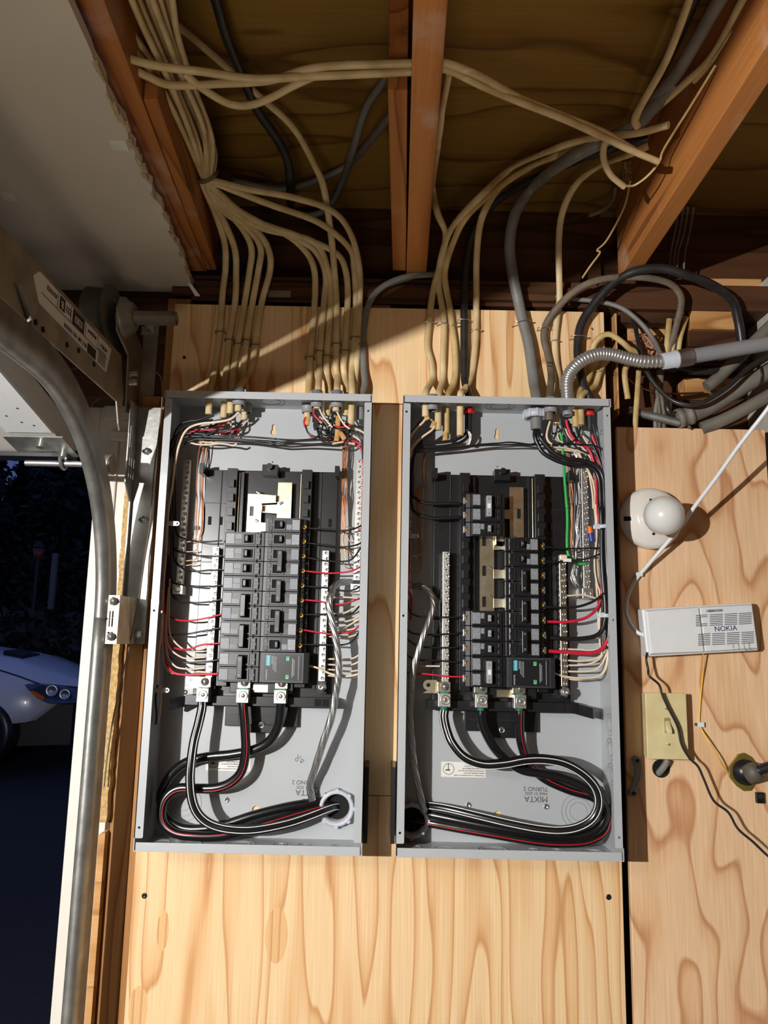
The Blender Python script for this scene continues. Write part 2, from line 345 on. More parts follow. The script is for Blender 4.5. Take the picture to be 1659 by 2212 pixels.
# ceiling: deck over joists on the right, painted drywall on the left
ceil = struct(MB().box(-0.37, 2.6, -4.2, 0.105, 1.222, 1.26).build('ceiling', DECK))
def joist(x0, y0, x1, y1, w, z0, z1, m=JOIST, name='joist', ya=-4.2, yb=0.0):
    k = (x1-x0)/(y1-y0); xa = x0+k*(ya-y0); xb = x0+k*(yb-y0)
    MB().hexa([(xa, ya, z0), (xa+w, ya, z0), (xa+w, ya, z1), (xa, ya, z1), (xb, yb, z0), (xb+w, yb, z0), (xb+w, yb, z1), (xb, yb, z1)]).build(name, m, ceil, 0.002)
joist(0.0375, -0.6455, 0.049, -0.01, 0.038, 1.030, 1.221)
joist(0.010, -0.5, 0.0225, -0.01, 0.0255, 1.033, 1.221, yb=-0.012, ya=-0.50)
joist(-0.3434, -0.637, -0.372, -0.01, 0.038, 1.030, 1.221)
joist(-0.3130, -0.45, -0.3335, -0.02, 0.019, 1.032, 1.21, ya=-0.475, yb=-0.002)
joist(0.4505, -0.595, 0.4560, -0.03, 0.033, 1.030, 1.221)
for x in (0.86, 1.27, 1.68, 2.09): joist(x, -1, x, 0, 0.038, 1.030, 1.221)
for (x0, x1, y0, y1) in ((-0.31, 0.03, 0.088, 0.104), (0.09, 0.45, 0.088, 0.104), (0.49, 0.85, 0.088, 0.104)):
    MB().box(x0, x1, y0, y1, 1.031, 1.221).build('rim_board', RIM, ceil, 0.001)
# drywall with its torn edge
rr = random.Random(5); ed = []
y = -4.2
while y < 0.02:
    xe = -0.3285+(y+0.669)*(-0.0434); xe = max(xe, -0.365)
    ed.append((xe+rr.uniform(-0.0035, 0.0035), y)); y += 0.018 if y > -0.9 else 0.3
dp = ed+[(-0.3585, 0.028), (-3.6, 0.028), (-3.6, -4.2)]
dw = struct(MB().prism(dp, 'z', 1.0, 1.0145).build('ceiling_drywall', DRY))
e2 = MB()
for i in range(0, len(ed)-1):
    if ed[i][1] > -0.9 and rr.random() < 0.5:
        w = rr.uniform(0.001, 0.007); x0 = ed[i][0]-0.002; y0 = ed[i][1]
        e2.add([(x0-w*.3, y0, 0.9995), (x0+w, y0+0.004, 0.9985), (x0+w*.8, y0+0.02, 0.9990), (x0-w*.3, y0+0.018, 0.9995), (x0-w*.3, y0, 1.004), (x0+w, y0+0.004, 1.004), (x0+w*.8, y0+0.02, 1.004), (x0-w*.3, y0+0.018, 1.004)],
               [(0, 1, 2, 3), (7, 6, 5, 4), (0, 4, 5, 1), (1, 5, 6, 2), (2, 6, 7, 3), (3, 7, 4, 0)])
e2.build('torn_paper_edge', DRYE, dw)
tp = MB()
for (px, py) in ((258, 315), (20, 425)):
    c = VZ(px, py, 0.9996); tp.hexa([c+Vector(q) for q in ((-.012, -.01, 0), (.012, -.012, -.001), (.011, .01, -.0025), (-.012, .009, 0), (-.012, -.01, .0006), (.012, -.012, .0), (.011, .01, -.0015), (-.012, .009, .0006))])
tp.build('loose_tape_flake', PAPER, dw)
a = V(408, 612, 0.02); b = V(432, 640, -0.0)
MB().hexa([VZ(405, 612, 0.9992), VZ(412, 612, 0.9992), V(433, 640, 0.002), V(422, 640, 0.002)]+[p+Vector((0, 0.001, 0.001)) for p in (VZ(405, 612, 0.9992), VZ(412, 612, 0.9992), V(433, 640, 0.002), V(422, 640, 0.002))]).build('paper_tape', PAPER, dw)
# light plank ends and blocking in the open bay at the right
blk = [  # px rect corners at a depth behind the wall plane, material
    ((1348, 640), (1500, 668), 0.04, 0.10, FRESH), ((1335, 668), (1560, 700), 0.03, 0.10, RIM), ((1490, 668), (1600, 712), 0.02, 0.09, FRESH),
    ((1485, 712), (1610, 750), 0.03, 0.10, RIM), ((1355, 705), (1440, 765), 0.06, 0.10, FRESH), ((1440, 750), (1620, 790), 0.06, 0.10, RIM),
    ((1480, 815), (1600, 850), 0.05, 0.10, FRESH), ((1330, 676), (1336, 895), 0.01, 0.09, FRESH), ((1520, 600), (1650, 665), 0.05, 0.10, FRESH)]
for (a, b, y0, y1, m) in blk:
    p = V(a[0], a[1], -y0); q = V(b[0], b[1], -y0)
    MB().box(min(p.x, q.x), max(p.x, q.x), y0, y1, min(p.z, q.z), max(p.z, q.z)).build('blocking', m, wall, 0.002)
p = V(1420, 645, -0.03); q = V(1488, 667, -0.03)
MB().box(p.x, q.x, 0.028, 0.031, q.z, p.z).build('nail_plate', GALV, wall)
p = V(580, 628, -0.002); q = V(628, 643, -0.002)
MB().box(p.x, q.x, 0.000, 0.0015, q.z, p.z).build('nail_plate', GALVT, wall)
# splinters on the broken planks
sp = MB(); rr = random.Random(9)
for i in range(46):
    c = V(rr.uniform(1490, 1610), rr.choice((752, 700, 665))+rr.uniform(-9, 9), -0.028); a = rr.uniform(0, 6.28); L = rr.uniform(0.004, 0.012)
    sp.cyl(c, c+Vector((math.cos(a)*L, -abs(math.sin(a))*L*0.6, math.sin(a)*L*0.5)), 0.0006, 0.0002, 5)
o = sp.build('splinters', FRESH, wall); o['kind'] = 'stuff'
# plywood sheets
def sheet(name, x0, x1, y0, y1, z0, z1, m, label): return tag(MB().box(x0, x1, y0, y1, z0, z1).build(name, m, None, 0.0012), label, 'plywood')
sheet('plywood_sheet', -0.3915, 0.4265, -0.002, 0.012, 0.7735, 0.9625, PLY, 'narrow plywood sheet the cables are stapled to, above both panels')
sheet('plywood_sheet', -0.397, 0.4315, 0.000, 0.012, 0.0735, 0.7725, PLY, 'plywood sheet mostly hidden behind the two electrical panels')
low = sheet('plywood_sheet', -0.395, 0.4315, 0.000, 0.012, FZ+0.02, 0.0725, PLY, 'large pale plywood sheet below the two electrical panels')
sheet('plywood_sheet', 0.4445, 0.7205, 0.000, 0.012, FZ+0.02, 0.7375, PLY2, 'plywood sheet with wavy grain behind the lamp and white box')
PATCH = wood('plywood_patch', S(226, 184, 134), S(214, 168, 116), S(190, 138, 90), 12, 3, 1.2, 9, off=(1, 7, 3))
for (px, py, w, h) in ((597, 2020, 0.019, 0.045), (352, 2010, 0.010, 0.033), (298, 2180, 0.016, 0.036)):
    c = V(px, py, 0); MB().prism([(c.x+w*math.cos(a)*(1 if abs(math.sin(a)) < .8 else .7), c.z+h*math.sin(a)) for a in [2*math.pi*i/14 for i in range(14)]], 'y', -0.00025, 0.003).build('repair_patch', PATCH, low)
def screwhead(px, py, d, r, label, m=BLK3, nm='drywall_screw', group=None):
    c = V(px, py, d); o = thing(nm, label, 'screw', c, group)
    MB().lathe(c+Vector((0, 0.001, 0)), (0, -1, 0), [(0, r), (0.0012, r), (0.002, r*0.6), (0.0012, r*0.35), (0.0012, 0)], 12).build('head', m, o)
    MB().box(c.x-r*.5, c.x+r*.5, c.y-0.0012, c.y+0.0005, c.z-r*.09, c.z+r*.09).build('slot', HOLE, o)
screwhead(312, 1935, 0, 0.0048, 'black screw near the lower left corner below the left panel')
screwhead(1315, 1938, 0, 0.0048, 'black screw near the seam below the right panel')
screwhead(398, 772, 0.002, 0.0035, 'small screw in the shaded upper left plywood corner', RIM)
screwhead(1279, 711, 0.002, 0.0030, 'small shiny screw beside the thick black cable', CHROME)
# ================================================================== GARAGE DOOR AND HARDWARE
TX = -0.440
def arc_path(n=26, zlow=FZ, ylen=-2.9):
    P = [Vector((0, -0.085, zlow)), Vector((0, -0.085, 0.10)), Vector((0, -0.085, 0.30))]
    for i in range(n+1):
        a = math.pi/2*i/n; P.append(Vector((0, -0.42+0.335*math.cos(a), 0.365+0.335*math.sin(a))))
    P += [Vector((0, -0.7, 0.70)), Vector((0, ylen, 0.70))]; return P
def sweep(profile, path):
    """profile (x, toward-room offset) swept along a path in the y-z plane"""
    rings = []
    for i, p in enumerate(path):
        t = (path[min(i+1, len(path)-1)]-path[max(i-1, 0)]).normalized(); nr = Vector((0, -t.z, t.y))   # points to the room / down
        rings.append([Vector((TX+a, p.y, p.z))+nr*b for (a, b) in profile])
    n = len(profile); mb = MB(); vs = [v for r in rings for v in r]
    mb.add(vs, [(i*n+j, i*n+(j+1) % n, (i+1)*n+(j+1) % n, (i+1)*n+j) for i in range(len(path)-1) for j in range(n)], True)
    mb.add(rings[0]+rings[-1], [tuple(range(n-1, -1, -1)), tuple(range(n, 2*n))]); return mb
outer = [(0.0, -0.026), (0.0, 0.012), (-0.003, 0.020), (-0.010, 0.025), (-0.018, 0.022), (-0.022, 0.013), (-0.022, 0.004)]
inner = [(-0.0205, 0.004), (-0.0205, 0.0125), (-0.0172, 0.0204), (-0.010, 0.0232), (-0.0044, 0.0188), (-0.0016, 0.0115), (-0.0016, -0.0244), (-0.020, -0.0244), (-0.020, -0.026)]
prof = outer+inner
tr = thing('garage_door_track', 'curved galvanised steel garage door track at the left', 'door track', (TX, -0.085, FZ))
full = arc_path(); k = 3
vert = [p for p in full if p.z <= 0.3655 and p.y > -0.2]
bent = [p for p in full if not (p.z <= 0.3645 and p.y > -0.2)]
sweep(prof, vert+[Vector((0, -0.085, 0.3625))]).build('vertical_track', GALV, tr)
sweep(prof, bent).build('curved_track', GALV, tr)
# long angle above the track carrying the sticker
AX = -0.450
ang = thing('support_angle', 'galvanised steel angle with a paper sticker above the curved track', 'steel angle', (AX, -0.1, 0.735))
MB().prism([(-0.105, 0.735), (-0.088, 0.700), (-0.080, 0.690), (-0.075, 0.755), (-0.100, 0.820), (-2.9, 0.820), (-2.9, 0.735)], 'x', AX-0.0025, AX).build('web', GALVT, ang)
MB().box(AX-0.032, AX-0.0025, -2.9, -0.105, 0.8175, 0.820).build('flange', GALVT, ang)
st = MB().prism([(-0.165, 0.766), (-0.150, 0.812), (-0.425, 0.8135), (-0.440, 0.800), (-0.418, 0.772)], 'x', AX, AX+0.0006).build('sticker', PAPER, ang)
def on_angle(px, py): return VX(px, py, AX+0.0009)
def apatch(y0, y1, z0, z1, m, nm, par): return MB().box(AX+0.0006, AX+0.0010, min(y0, y1), max(y0, y1), z0, z1).build(nm, m, par)
RX, RU = (0, -1, 0), (0, 0, -1)          # sticker is mounted upside down: reads from the wall end outwards
def stx(s, size, y, z, m=INK): text(s, size, m, (AX+0.0011, y, z), (0, -1, 0), (0, 0, -1), st, 'lettering')
apatch(-0.268, -0.312, 0.789, 0.812, INK, 'black_block', st); stx('0283', 0.015, -0.290, 0.800, PAPER)
apatch(-0.340, -0.358, 0.792, 0.811, INK, 'black_block', st); stx('B', 0.015, -0.349, 0.801, PAPER)
stx('222', 0.013, -0.327, 0.801); stx('88-J760-99', 0.008, -0.236, 0.803); stx('02/15/22', 0.009, -0.385, 0.803); stx('297302-3', 0.008, -0.185, 0.800)
stx('P 82 C 10F / R1 / 8 8 8 8', 0.009, -0.292, 0.776)
for z in (0.7875,): apatch(-0.168, -0.415, z, z+0.0008, INK, 'rule', st)
for y in (-0.21, -0.262, -0.318, -0.364): apatch(y, y-0.0008, 0.788, 0.812, INK, 'rule', st)
yb = -0.215
bars = MB(); rr = random.Random(2)
for i in range(16):
    w = rr.choice((0.0007, 0.0012, 0.0018)); bars.box(AX+0.0006, AX+0.0010, yb-w, yb, 0.768, 0.784); yb -= w+rr.choice((0.0007, 0.0011))
bars.build('barcode', INK, st)
for i in range(7): apatch(-0.172, -0.205, 0.770+i*0.0035, 0.7713+i*0.0035, INK, 'small_print', st)
for (px, py) in ((77, 696), (93, 712), (145, 745), (170, 757), (203, 787)):
    c = VX(px, py, AX+0.0004); MB().cyl(c, c+Vector((0.0008, 0, 0)), 0.0042, n=14).build('hole', HOLE, ang)
# bent tab punched out of the angle
c = [VX(px, py, AX+0.001) for (px, py) in ((34, 612), (70, 668), (60, 702), (58, 690))]
MB().hexa([c[0], c[1], c[2], c[3]]+[p+Vector((0.006, 0, 0)) for p in c]).build('bent_tab', GALV, ang)
# bearing plate, shaft, cable drum
bp = thing('bearing_plate', 'steel end bearing plate holding the torsion shaft', 'bearing plate', (-0.455, 0.02, 0.74))
cy, cz_ = -0.085, 0.8965
pl = plate([(-0.115, 0.86), (-0.122, 0.90), (-0.108, 0.926), (-0.085, 0.934), (-0.062, 0.926), (-0.045, 0.90), (0.026, 0.88), (0.026, 0.745), (-0.04, 0.735), (-0.05, 0.84)], [], 0.0028)
pl.v = [(-0.4565+v[1], v[0], v[2]) for v in pl.v]; pl.build('web', GALVT, bp)
MB().box(-0.4565, -0.428, 0.0255, 0.0295, 0.74, 0.93).build('mounting_flange', GALVT, bp)
MB().lathe((-0.4565, cy, cz_), (1, 0, 0), [(0, 0.036), (0.004, 0.036), (0.009, 0.030), (0.018, 0.026), (0.021, 0.022), (0.021, 0.014)], 28).build('bearing', GALV, bp)
for z in (0.775, 0.760):
    MB().cyl((-0.441, -0.075, z+0.02), (-0.427, -0.075, z+0.02), 0.0065, n=6).build('bolt', CHROME, bp)
p = V(307, 711, -0.028); q = V(344, 721, -0.028)
bk = MB().box(p.x, q.x, 0.0245, 0.0275, q.z-0.004, p.z+0.004).build('mounting_tab', GALV, bp)
c = V(326, 706, -0.02); MB().cyl(c+Vector((0, .006, 0)), c+Vector((0, -.004, 0)), 0.008, n=6).build('bolt', CHROME, bp)
sh = thing('torsion_shaft', 'steel torsion shaft tube ending beside the plywood', 'shaft', (-0.36, cy, cz_))
MB().lathe((-1.9, cy, cz_), (1, 0, 0), [(0, 0.0), (0, 0.0127), (1.538, 0.0127), (1.538, 0.0107), (1.50, 0.0107), (1.50, 0)], 24).build('tube', GALV, sh)
dr = thing('cable_drum', 'grooved grey cable drum on the torsion shaft', 'cable drum', (-0.49, cy, cz_))
pr = [(0, 0.014), (0, 0.048)]
for i in range(9): h = 0.004+i*0.0036; pr += [(h, 0.053-i*0.0003), (h+0.0018, 0.0505-i*0.0003)]
pr += [(0.040, 0.058), (0.044, 0.058), (0.046, 0.03), (0.052, 0.022), (0.052, 0.014)]
MB().lathe((-0.5195, cy, cz_), (1, 0, 0), pr, 36).build('grooved_barrel', mat('cast_aluminium', S(110, 108, 104), 0.5, 0.6, var=0.2), dr)
MB().cyl((-0.472, cy, cz_+0.016), (-0.472, cy-0.012, cz_+0.027), 0.005, n=6).build('set_screw', CHROME, dr)
cab = MB().tube([V(171, 940, 0.05), V(195, 880, 0.05), V(217, 858, 0.045)], 0.0011, seg=6).tube([V(148, 797, 0.03), V(160, 797, 0.03), V(172, 796, 0.028)], 0.001, seg=6)
tag(cab.build('lift_cable', BROWNJ), 'thin steel lift cable behind the curved track', 'cable')
# slotted wall angle joining track to wall
wa = thing('jamb_bracket', 'galvanised slotted angle screwed beside the door opening', 'bracket', (-0.42, -0.0, 0.32))
xw0, xw1 = -0.4445, -0.4035
hol = []
for (px, py) in ((318, 975), (311, 1123), (297, 1370)):
    c = V(px, py, 0.004); hol.append([(c.x+a*0.010, c.z+b*0.0038) for a, b in ((-.7, -1), (.7, -1), (1, 0), (.7, 1), (-.7, 1), (-1, 0))])
w_ = plate([(xw0, 0.322), (xw1, 0.322), (xw1, 0.755), (xw0, 0.755)], hol, 0.0022); move(w_, (0, -0.004, 0)); w_.build('wall_leg', GALV, wa)
hl = []
for z in (0.645, 0.625):
    for yy in (-0.010, -0.022, -0.034): hl.append(rect(yy-0.0022, yy+0.0022, z-0.008, z+0.008))
hl += [rect(-0.042, -0.037, 0.67, 0.71), rect(-0.03, -0.026, 0.67, 0.72)]
s_ = plate([(-0.0045, 0.322), (-0.016, 0.322), (-0.016, 0.575), (-0.048, 0.605), (-0.048, 0.755), (-0.0045, 0.755)], hl, 0.0022)
s_.v = [(xw0-0.0005+v[1], v[0], v[2]) for v in s_.v]; s_.build('track_leg', GALV, wa)
for (px, py) in ((318, 975), (311, 1123), (297, 1370)):
    c = V(px, py, 0.0055); MB().lathe(c, (0, -1, 0), [(-0.002, 0.0075), (0.001, 0.0075), (0.001, 0.0052), (0.0055, 0.0050), (0.006, 0.0)], 6).build('lag_screw', CHROME, wa)
p0, p1 = V(231, 1288, 0.075), V(262, 1393, 0.075)
fb = MB().box(-0.4225, -0.4205, -0.098, -0.0045, 0.322, 0.402).build('splice_plate', GALV, wa, 0.0006)
f2 = plate(rect(-0.4400, -0.4215, 0.322, 0.402), [rect(-0.4365, -0.4345, 0.350, 0.376), rect(-0.4320, -0.4295, 0.350, 0.376), circ(-0.4355, 0.340, 0.002, 8), circ(-0.4300, 0.340, 0.002, 8)], 0.002); move(f2, (0, -0.097, 0)); f2.build('splice_flange', GALVT, wa)  # duller metal colour stands in for the weak light on this flange
for z in (0.392, 0.334):
    MB().lathe((-0.431, -0.098, z), (0.35, -1, 0), [(-0.002, 0.0075), (0.002, 0.0075), (0.002, 0.0062), (0.008, 0.0060), (0.008, 0.003), (0.013, 0.003), (0.013, 0)], 6).build('track_bolt', CHROME, wa)
# thin wire running down beside the bracket
tag(MB().tube([V(288, 797, 0.05), V(318, 800, 0.045), V(346, 812, 0.04), V(350, 860, 0.03), V(345, 920, 0.02), V(333, 1020, 0.02), V(325, 1120, 0.02), V(313, 1200, 0.02), V(300, 1290, 0.03), V(281, 1390, 0.03), V(262, 1470, 0.02), V(243, 1560, 0.01), V(231, 1640, 0.01), V(225, 1700, 0.012)], 0.0013, seg=6).build('bell_wire', BROWNJ), 'thin taupe wire running down past the slotted angle', 'wire')
# door: three sections hanging in the track, lowest one in view
door = thing('garage_door', 'white steel sectional garage door rolled up overhead', 'garage door', (-1.85, -0.3, 0.7))
XR, XL = -0.520, -3.15
def section(p, q, name):
    t = (Vector(q)-Vector(p)).normalized(); up = Vector((0, t.z, -t.y)); up = up if up.z > 0 else -up; th = 0.045
    a, b = Vector(p), Vector(q)
    def corner(x, base, k): return Vector((x, base.y, base.z))+up*k
    return MB().hexa([corner(XL, a, 0), corner(XR, a, 0), corner(XR, a, th), corner(XL, a, th), corner(XL, b, 0), corner(XR, b, 0), corner(XR, b, th), corner(XL, b, th)]).build(name, WHP_D, door, 0.001), up
WHP_D = mat('white_door_steel', S(206, 203, 198), 0.45, var=0.05, scale=18, bump=0.15, bscale=420)
s0, up0 = section((0, -0.100, 0.640), (0, -0.56, 0.738), 'door_section')
section((0, -0.562, 0.739), (0, -1.08, 0.742), 'door_section'); section((0, -1.082, 0.742), (0, -1.6, 0.742), 'door_section'); section((0, -1.602, 0.742), (0, -2.1, 0.742), 'door_section')
d0 = Vector((0, -0.46, 0.098)).normalized()
def on_door(x, s, k=0.0): return Vector((x, -0.100, 0.640))+d0*s-up0*k
c = [on_door(XR-0.001, 0.085, 0.0006), on_door(XR-0.075, 0.085, 0.0006), on_door(XR-0.075, 0.468, 0.0006), on_door(XR-0.001, 0.468, 0.0006)]
es = MB().hexa(c+[p-up0*0.0016 for p in c]).build('end_stile', WHP, s0)
for (x, s) in ((0.02, 0.11), (0.035, 0.12), (0.05, 0.14), (0.022, 0.165), (0.045, 0.18), (0.03, 0.22)):
    p = on_door(XR-x, s, 0.0022); MB().cyl(p, p-up0*0.0005, 0.0018, n=8).build('hole', HOLE, s0)
# bottom bracket and roller
c = [on_door(XR+0.012, 0.002, 0.003), on_door(XR-0.085, 0.002, 0.003), on_door(XR-0.085, 0.075, 0.003), on_door(XR+0.012, 0.075, 0.003)]
br = MB().hexa(c+[p-up0*0.0025 for p in c]).build('bottom_bracket', GALV, s0)
for (x, s) in ((-0.03, 0.055), (-0.008, 0.018)):
    p = on_door(XR+x, s, 0.0055); MB().cyl(p, p-up0*0.009, 0.0072, n=6).build('hex_bolt', CHROME, s0)
ax = Vector((0, -0.108, 0.622))
MB().cyl((XR-0.075, ax.y, ax.z), (TX-0.018, ax.y, ax.z), 0.0055, n=12).build('roller_shaft', CHROME, s0)
for x in (XR-0.012, XR+0.036): MB().torus((x, ax.y, ax.z+0.004), (1, 0, 0.12), 0.013, 0.0028, 18, 6).build('bracket_loop', GALV, s0)
MB().cyl((TX-0.018, ax.y, ax.z), (TX-0.006, ax.y, ax.z), 0.018, n=16).build('roller', GALVT, s0)
MB().box(XL, XR, -0.118, -0.080, 0.632, 0.640).build('weather_strip', BLK3, s0)
# ================================================================== ELECTRICAL PANELS
PW, PH, PD = 0.362, 0.759, 0.098
def keyhole(cx, cz, s=1.0):
    return [(cx+0.0052*s*math.cos(a), cz-0.006*s+0.0052*s*math.sin(a)) for a in [math.radians(130+i*280/12) for i in range(13)]]+[(cx+0.0032*s, cz+0.006*s), (cx+0.0018*s, cz+0.009*s), (cx-0.0018*s, cz+0.009*s), (cx-0.0032*s, cz+0.006*s)]
def screws(mb, c, r, n=12): mb.lathe(c, (0, -1, 0), [(-0.001, r), (0.0012, r*0.95), (0.0012, r*0.62), (0.0004, r*0.55), (0.0004, 0)], n)
def panel(x0, label, side):
    cx = x0+PW/2; x1 = x0+PW
    P = thing('electrical_panel', label, 'electrical panel', (cx, 0, 0))
    key = [keyhole(cx-0.0035, 0.719), circ(cx-0.0045, 0.047, 0.0062)]
    hubc = (cx+0.134, 0.054) if side == 'L' else (cx-0.152, 0.036)
    key.append(circ(hubc[0], hubc[1], 0.024, 20)); key.append(circ(cx-0.002, 0.656, 0.0018, 8))
    b = plate(rect(x0+0.004, x1-0.004, 0.0015, PH-0.0015), key, 0.0015); move(b, (0, -0.0030, 0)); b.build('back_plate', GREY, P)
    for s, xe in ((1, x0), (-1, x1)):
        w = MB(); xi = xe+s*0.004
        w.hexa([(xe, -PD, 0.0), (xe+s*0.0015, -PD, 0.0), (xi+s*0.0015, -0.0022, 0.0), (xi, -0.0022, 0.0), (xe, -PD, PH), (xe+s*0.0015, -PD, PH), (xi+s*0.0015, -0.0022, PH), (xi, -0.0022, PH)])
        sd = w.build('side_wall', GREY, P)
        lip = [(xe, 0.020), (xe+s*0.0125, 0.020), (xe+s*0.0140, 0.0215), (xe+s*0.0140, PH-0.0165), (xe+s*0.0125, PH-0.015), (xe, PH-0.015)]
        lh = [circ(xe+s*0.0072, z, 0.0021, 10) for z in (0.036, 0.378, PH-0.030)]
        l_ = plate(lip if s > 0 else lip[::-1], lh, 0.0014); move(l_, (0, -PD+0.0007, 0)); l_.build('front_lip', GREY, sd)
    for nm, za, zb, fa, fb in (('top_wall', PH-0.0015, PH, PH-0.0128, PH), ('bottom_wall', 0.0, 0.0015, 0.0, 0.0138)):
        o = MB().box(x0+0.0015, x1-0.0015, -PD, -0.0022, za, zb).build(nm, GREY, P)
        MB().box(x0+0.0035, x1-0.0035, -PD-0.0006, -PD+0.0010, fa, fb).build('front_lip', GREY, o, 0.0005)
        zf = za-0.0001 if nm == 'top_wall' else zb+0.0001
        ks = ([(cx-0.13, .05, .017), (cx-0.004, .048, .018), (cx-0.004, .048, .026), (cx-0.07, .05, .013), (cx+0.075, .05, .014)] if nm == 'top_wall' else
              [(cx-0.10, .05, .016), (cx-0.02, .052, .017), (cx-0.02, .052, .024), (cx+0.045, .045, .011), (cx+0.045, .045, .006), (cx+0.085, .045, .011), (cx+0.085, .045, .006), (cx+0.145, .05, .017), (cx+0.145, .05, .010), (cx-0.15, .045, .013)])
        for (kx, kd, kr) in ks: MB().torus((kx, -kd, zf), (0, 0, 1), kr, 0.0008, 28, 5).build('knockout_ring', GREYD, o)
    # knockout rings stamped in the back
    kk = [(cx-0.128, 0.055, (0.012, 0.021, 0.030)), (cx-0.02, 0.020, (0.012, 0.020))] if side == 'L' else [(cx+0.133, 0.055, (0.015, 0.022, 0.029)), (cx+0.02, 0.022, (0.012, 0.020))]
    for (kx, kz, rs) in kk:
        for r in rs: MB().torus((kx, -0.0040, kz), (0, 1, 0), r, 0.0006, 28, 5).build('knockout_ring', GREYD, P)
    if side == 'R':
        for i, z in enumerate((0.205, 0.165, 0.125, 0.69)):
            for r in (0.012, 0.018): MB().torus((x1-0.0042, -0.050, z), (1, 0, 0.02), r if i < 3 else r+0.008, 0.0007, 24, 5).build('knockout_ring', GREYD, P)
    sb = MB()
    for (sx, sz) in ((-0.055, 0.062), (0.078, 0.062)): screws(sb, (cx+sx, -0.0045, sz), 0.0048)
    o = sb.build('back_screws', CHROME, P); o['kind'] = 'stuff'
    # ---------------- black interior base
    base = MB()
    base.box(cx-0.120, cx+0.120, -0.020, -0.0045, 0.222, 0.636)
    base.box(cx-0.063, cx+0.063, -0.016, -0.0045, 0.186, 0.222)
    base.box(cx-0.030, cx+0.026, -0.019, -0.0045, 0.176, 0.190)
    I = base.build('interior_base', BLK, P, 0.001)
    def sub(mb, nm, m=BLK, bev=0.0004): return mb.build(nm, m, I, bev)
    for sx in (-1, 1):
        sub(MB().box(cx+sx*0.0665-0.009, cx+sx*0.0665+0.009, -0.046, -0.020, 0.255, 0.634), 'breaker_rail')
        sub(MB().box(cx+sx*0.050-0.003, cx+sx*0.050+0.003, -0.034, -0.020, 0.255, 0.630), 'rail_rib', BLK if side == 'L' else BLK3)
        sub(MB().box(cx+sx*0.055-0.0010, cx+sx*0.055+0.0010, -0.037, -0.034, 0.260, 0.628), 'rail_strip', TIN if side == 'L' or sx > 0 else BLK2)
        for k in range(14):
            z = 0.2757+k*0.0254
            sub(MB().box(cx+sx*0.066-0.005, cx+sx*0.066+0.005, -0.0545, -0.046, z-0.0075, z+0.0065), 'breaker_hook')
        sub(MB().box(cx+sx*0.0905-0.0007, cx+sx*0.0905+0.0007, -0.0225, -0.020, 0.25, 0.634), 'moulded_rib', BLK2)
        for z in (0.345, 0.468, 0.575): sub(MB().box(cx+sx*0.119, cx+sx*0.078, -0.0208, -0.020, z-0.0006, z+0.0006), 'moulded_rib', BLK2)
        for xx in (0.088, 0.108): sub(MB().box(cx+sx*xx-0.003, cx+sx*xx+0.003, -0.0205, -0.019, 0.535, 0.550), 'moulded_slot', HOLE, 0)
        sub(MB().box(cx+sx*0.120-0.004, cx+sx*0.120+0.004, -0.055, -0.018, 0.622, 0.640), 'corner_post')
    sub(MB().box(cx-0.128, cx+0.128, -0.040, -0.0045, 0.222, 0.238), 'lower_crossbar')
    for sx in ((-1,) if side == 'L' else (1,)): sub(MB().hexa([(cx+sx*0.112, -0.012, 0.222), (cx+sx*0.152, -0.052, 0.214), (cx+sx*0.152, -0.052, 0.232), (cx+sx*0.112, -0.012, 0.240), (cx+sx*0.112, -0.022, 0.222), (cx+sx*0.148, -0.060, 0.214), (cx+sx*0.148, -0.060, 0.232), (cx+sx*0.112, -0.022, 0.240)]), 'support_arm')
    for xx in (-0.040, 0.040): sub(MB().box(cx+xx-0.0006, cx+xx+0.0006, -0.0168, -0.016, 0.192, 0.220), 'moulded_rib', BLK2)
    sub(MB().box(cx-0.055, cx+0.055, -0.0168, -0.016, 0.2045, 0.2057), 'moulded_rib', BLK2)
    for (sx0, sx1) in ((0.093, 0.104), (0.106, 0.117)): sub(MB().box(cx+sx0, cx+sx1, -0.041, -0.040, 0.224, 0.236), 'moulded_pocket', HOLE, 0)
    m_ = MB(); screws(m_, (cx+0.001, -0.0185, 0.189), 0.0055); sub(m_, 'mounting_screw', CHROME, 0)
    # top hook of the interior
    sub(MB().box(cx-0.014, cx+0.014, -0.046, -0.020, 0.622, 0.642), 'top_clip'); sub(MB().cyl((cx, -0.046, 0.637), (cx, -0.056, 0.637), 0.0055), 'top_pin', BLK3, 0)
    # bus stabs: two interleaved tinned plates
    zt = 0.616
    if side == 'L': spans = (('left', 0.45, 0.590), ('right', 0.45, 0.612))
    else: spans = (('left', 0.375, 0.535), ('right', 0.50, 0.612))
    for which, za, zb in spans:
        s = -1 if which == 'left' else 1
        xa, xb = sorted((cx+s*0.039, cx+s*0.014))
        hs = [rect(cx+s*0.031-0.0035, cx+s*0.031+0.0035, z, z+0.018) for z in ((0.475, 0.550) if which == 'left' and side == 'L' else (0.52,) if side == 'L' else (0.398, 0.452, 0.505) if which == 'left' else (0.555,)) if za < z and z+0.018 < zb]
        bp_ = plate(rect(xa, xb, za, zb), hs, 0.0025); move(bp_, (0, -0.0335, 0)); bo = bp_.build('bus_plate', TIN, I)
        MB().box(xa+0.002, xb-0.002, -0.0322, -0.020, za, zb).build('bus_support', BLK3, I)
        z = za+0.012 if which == 'right' else za+0.03
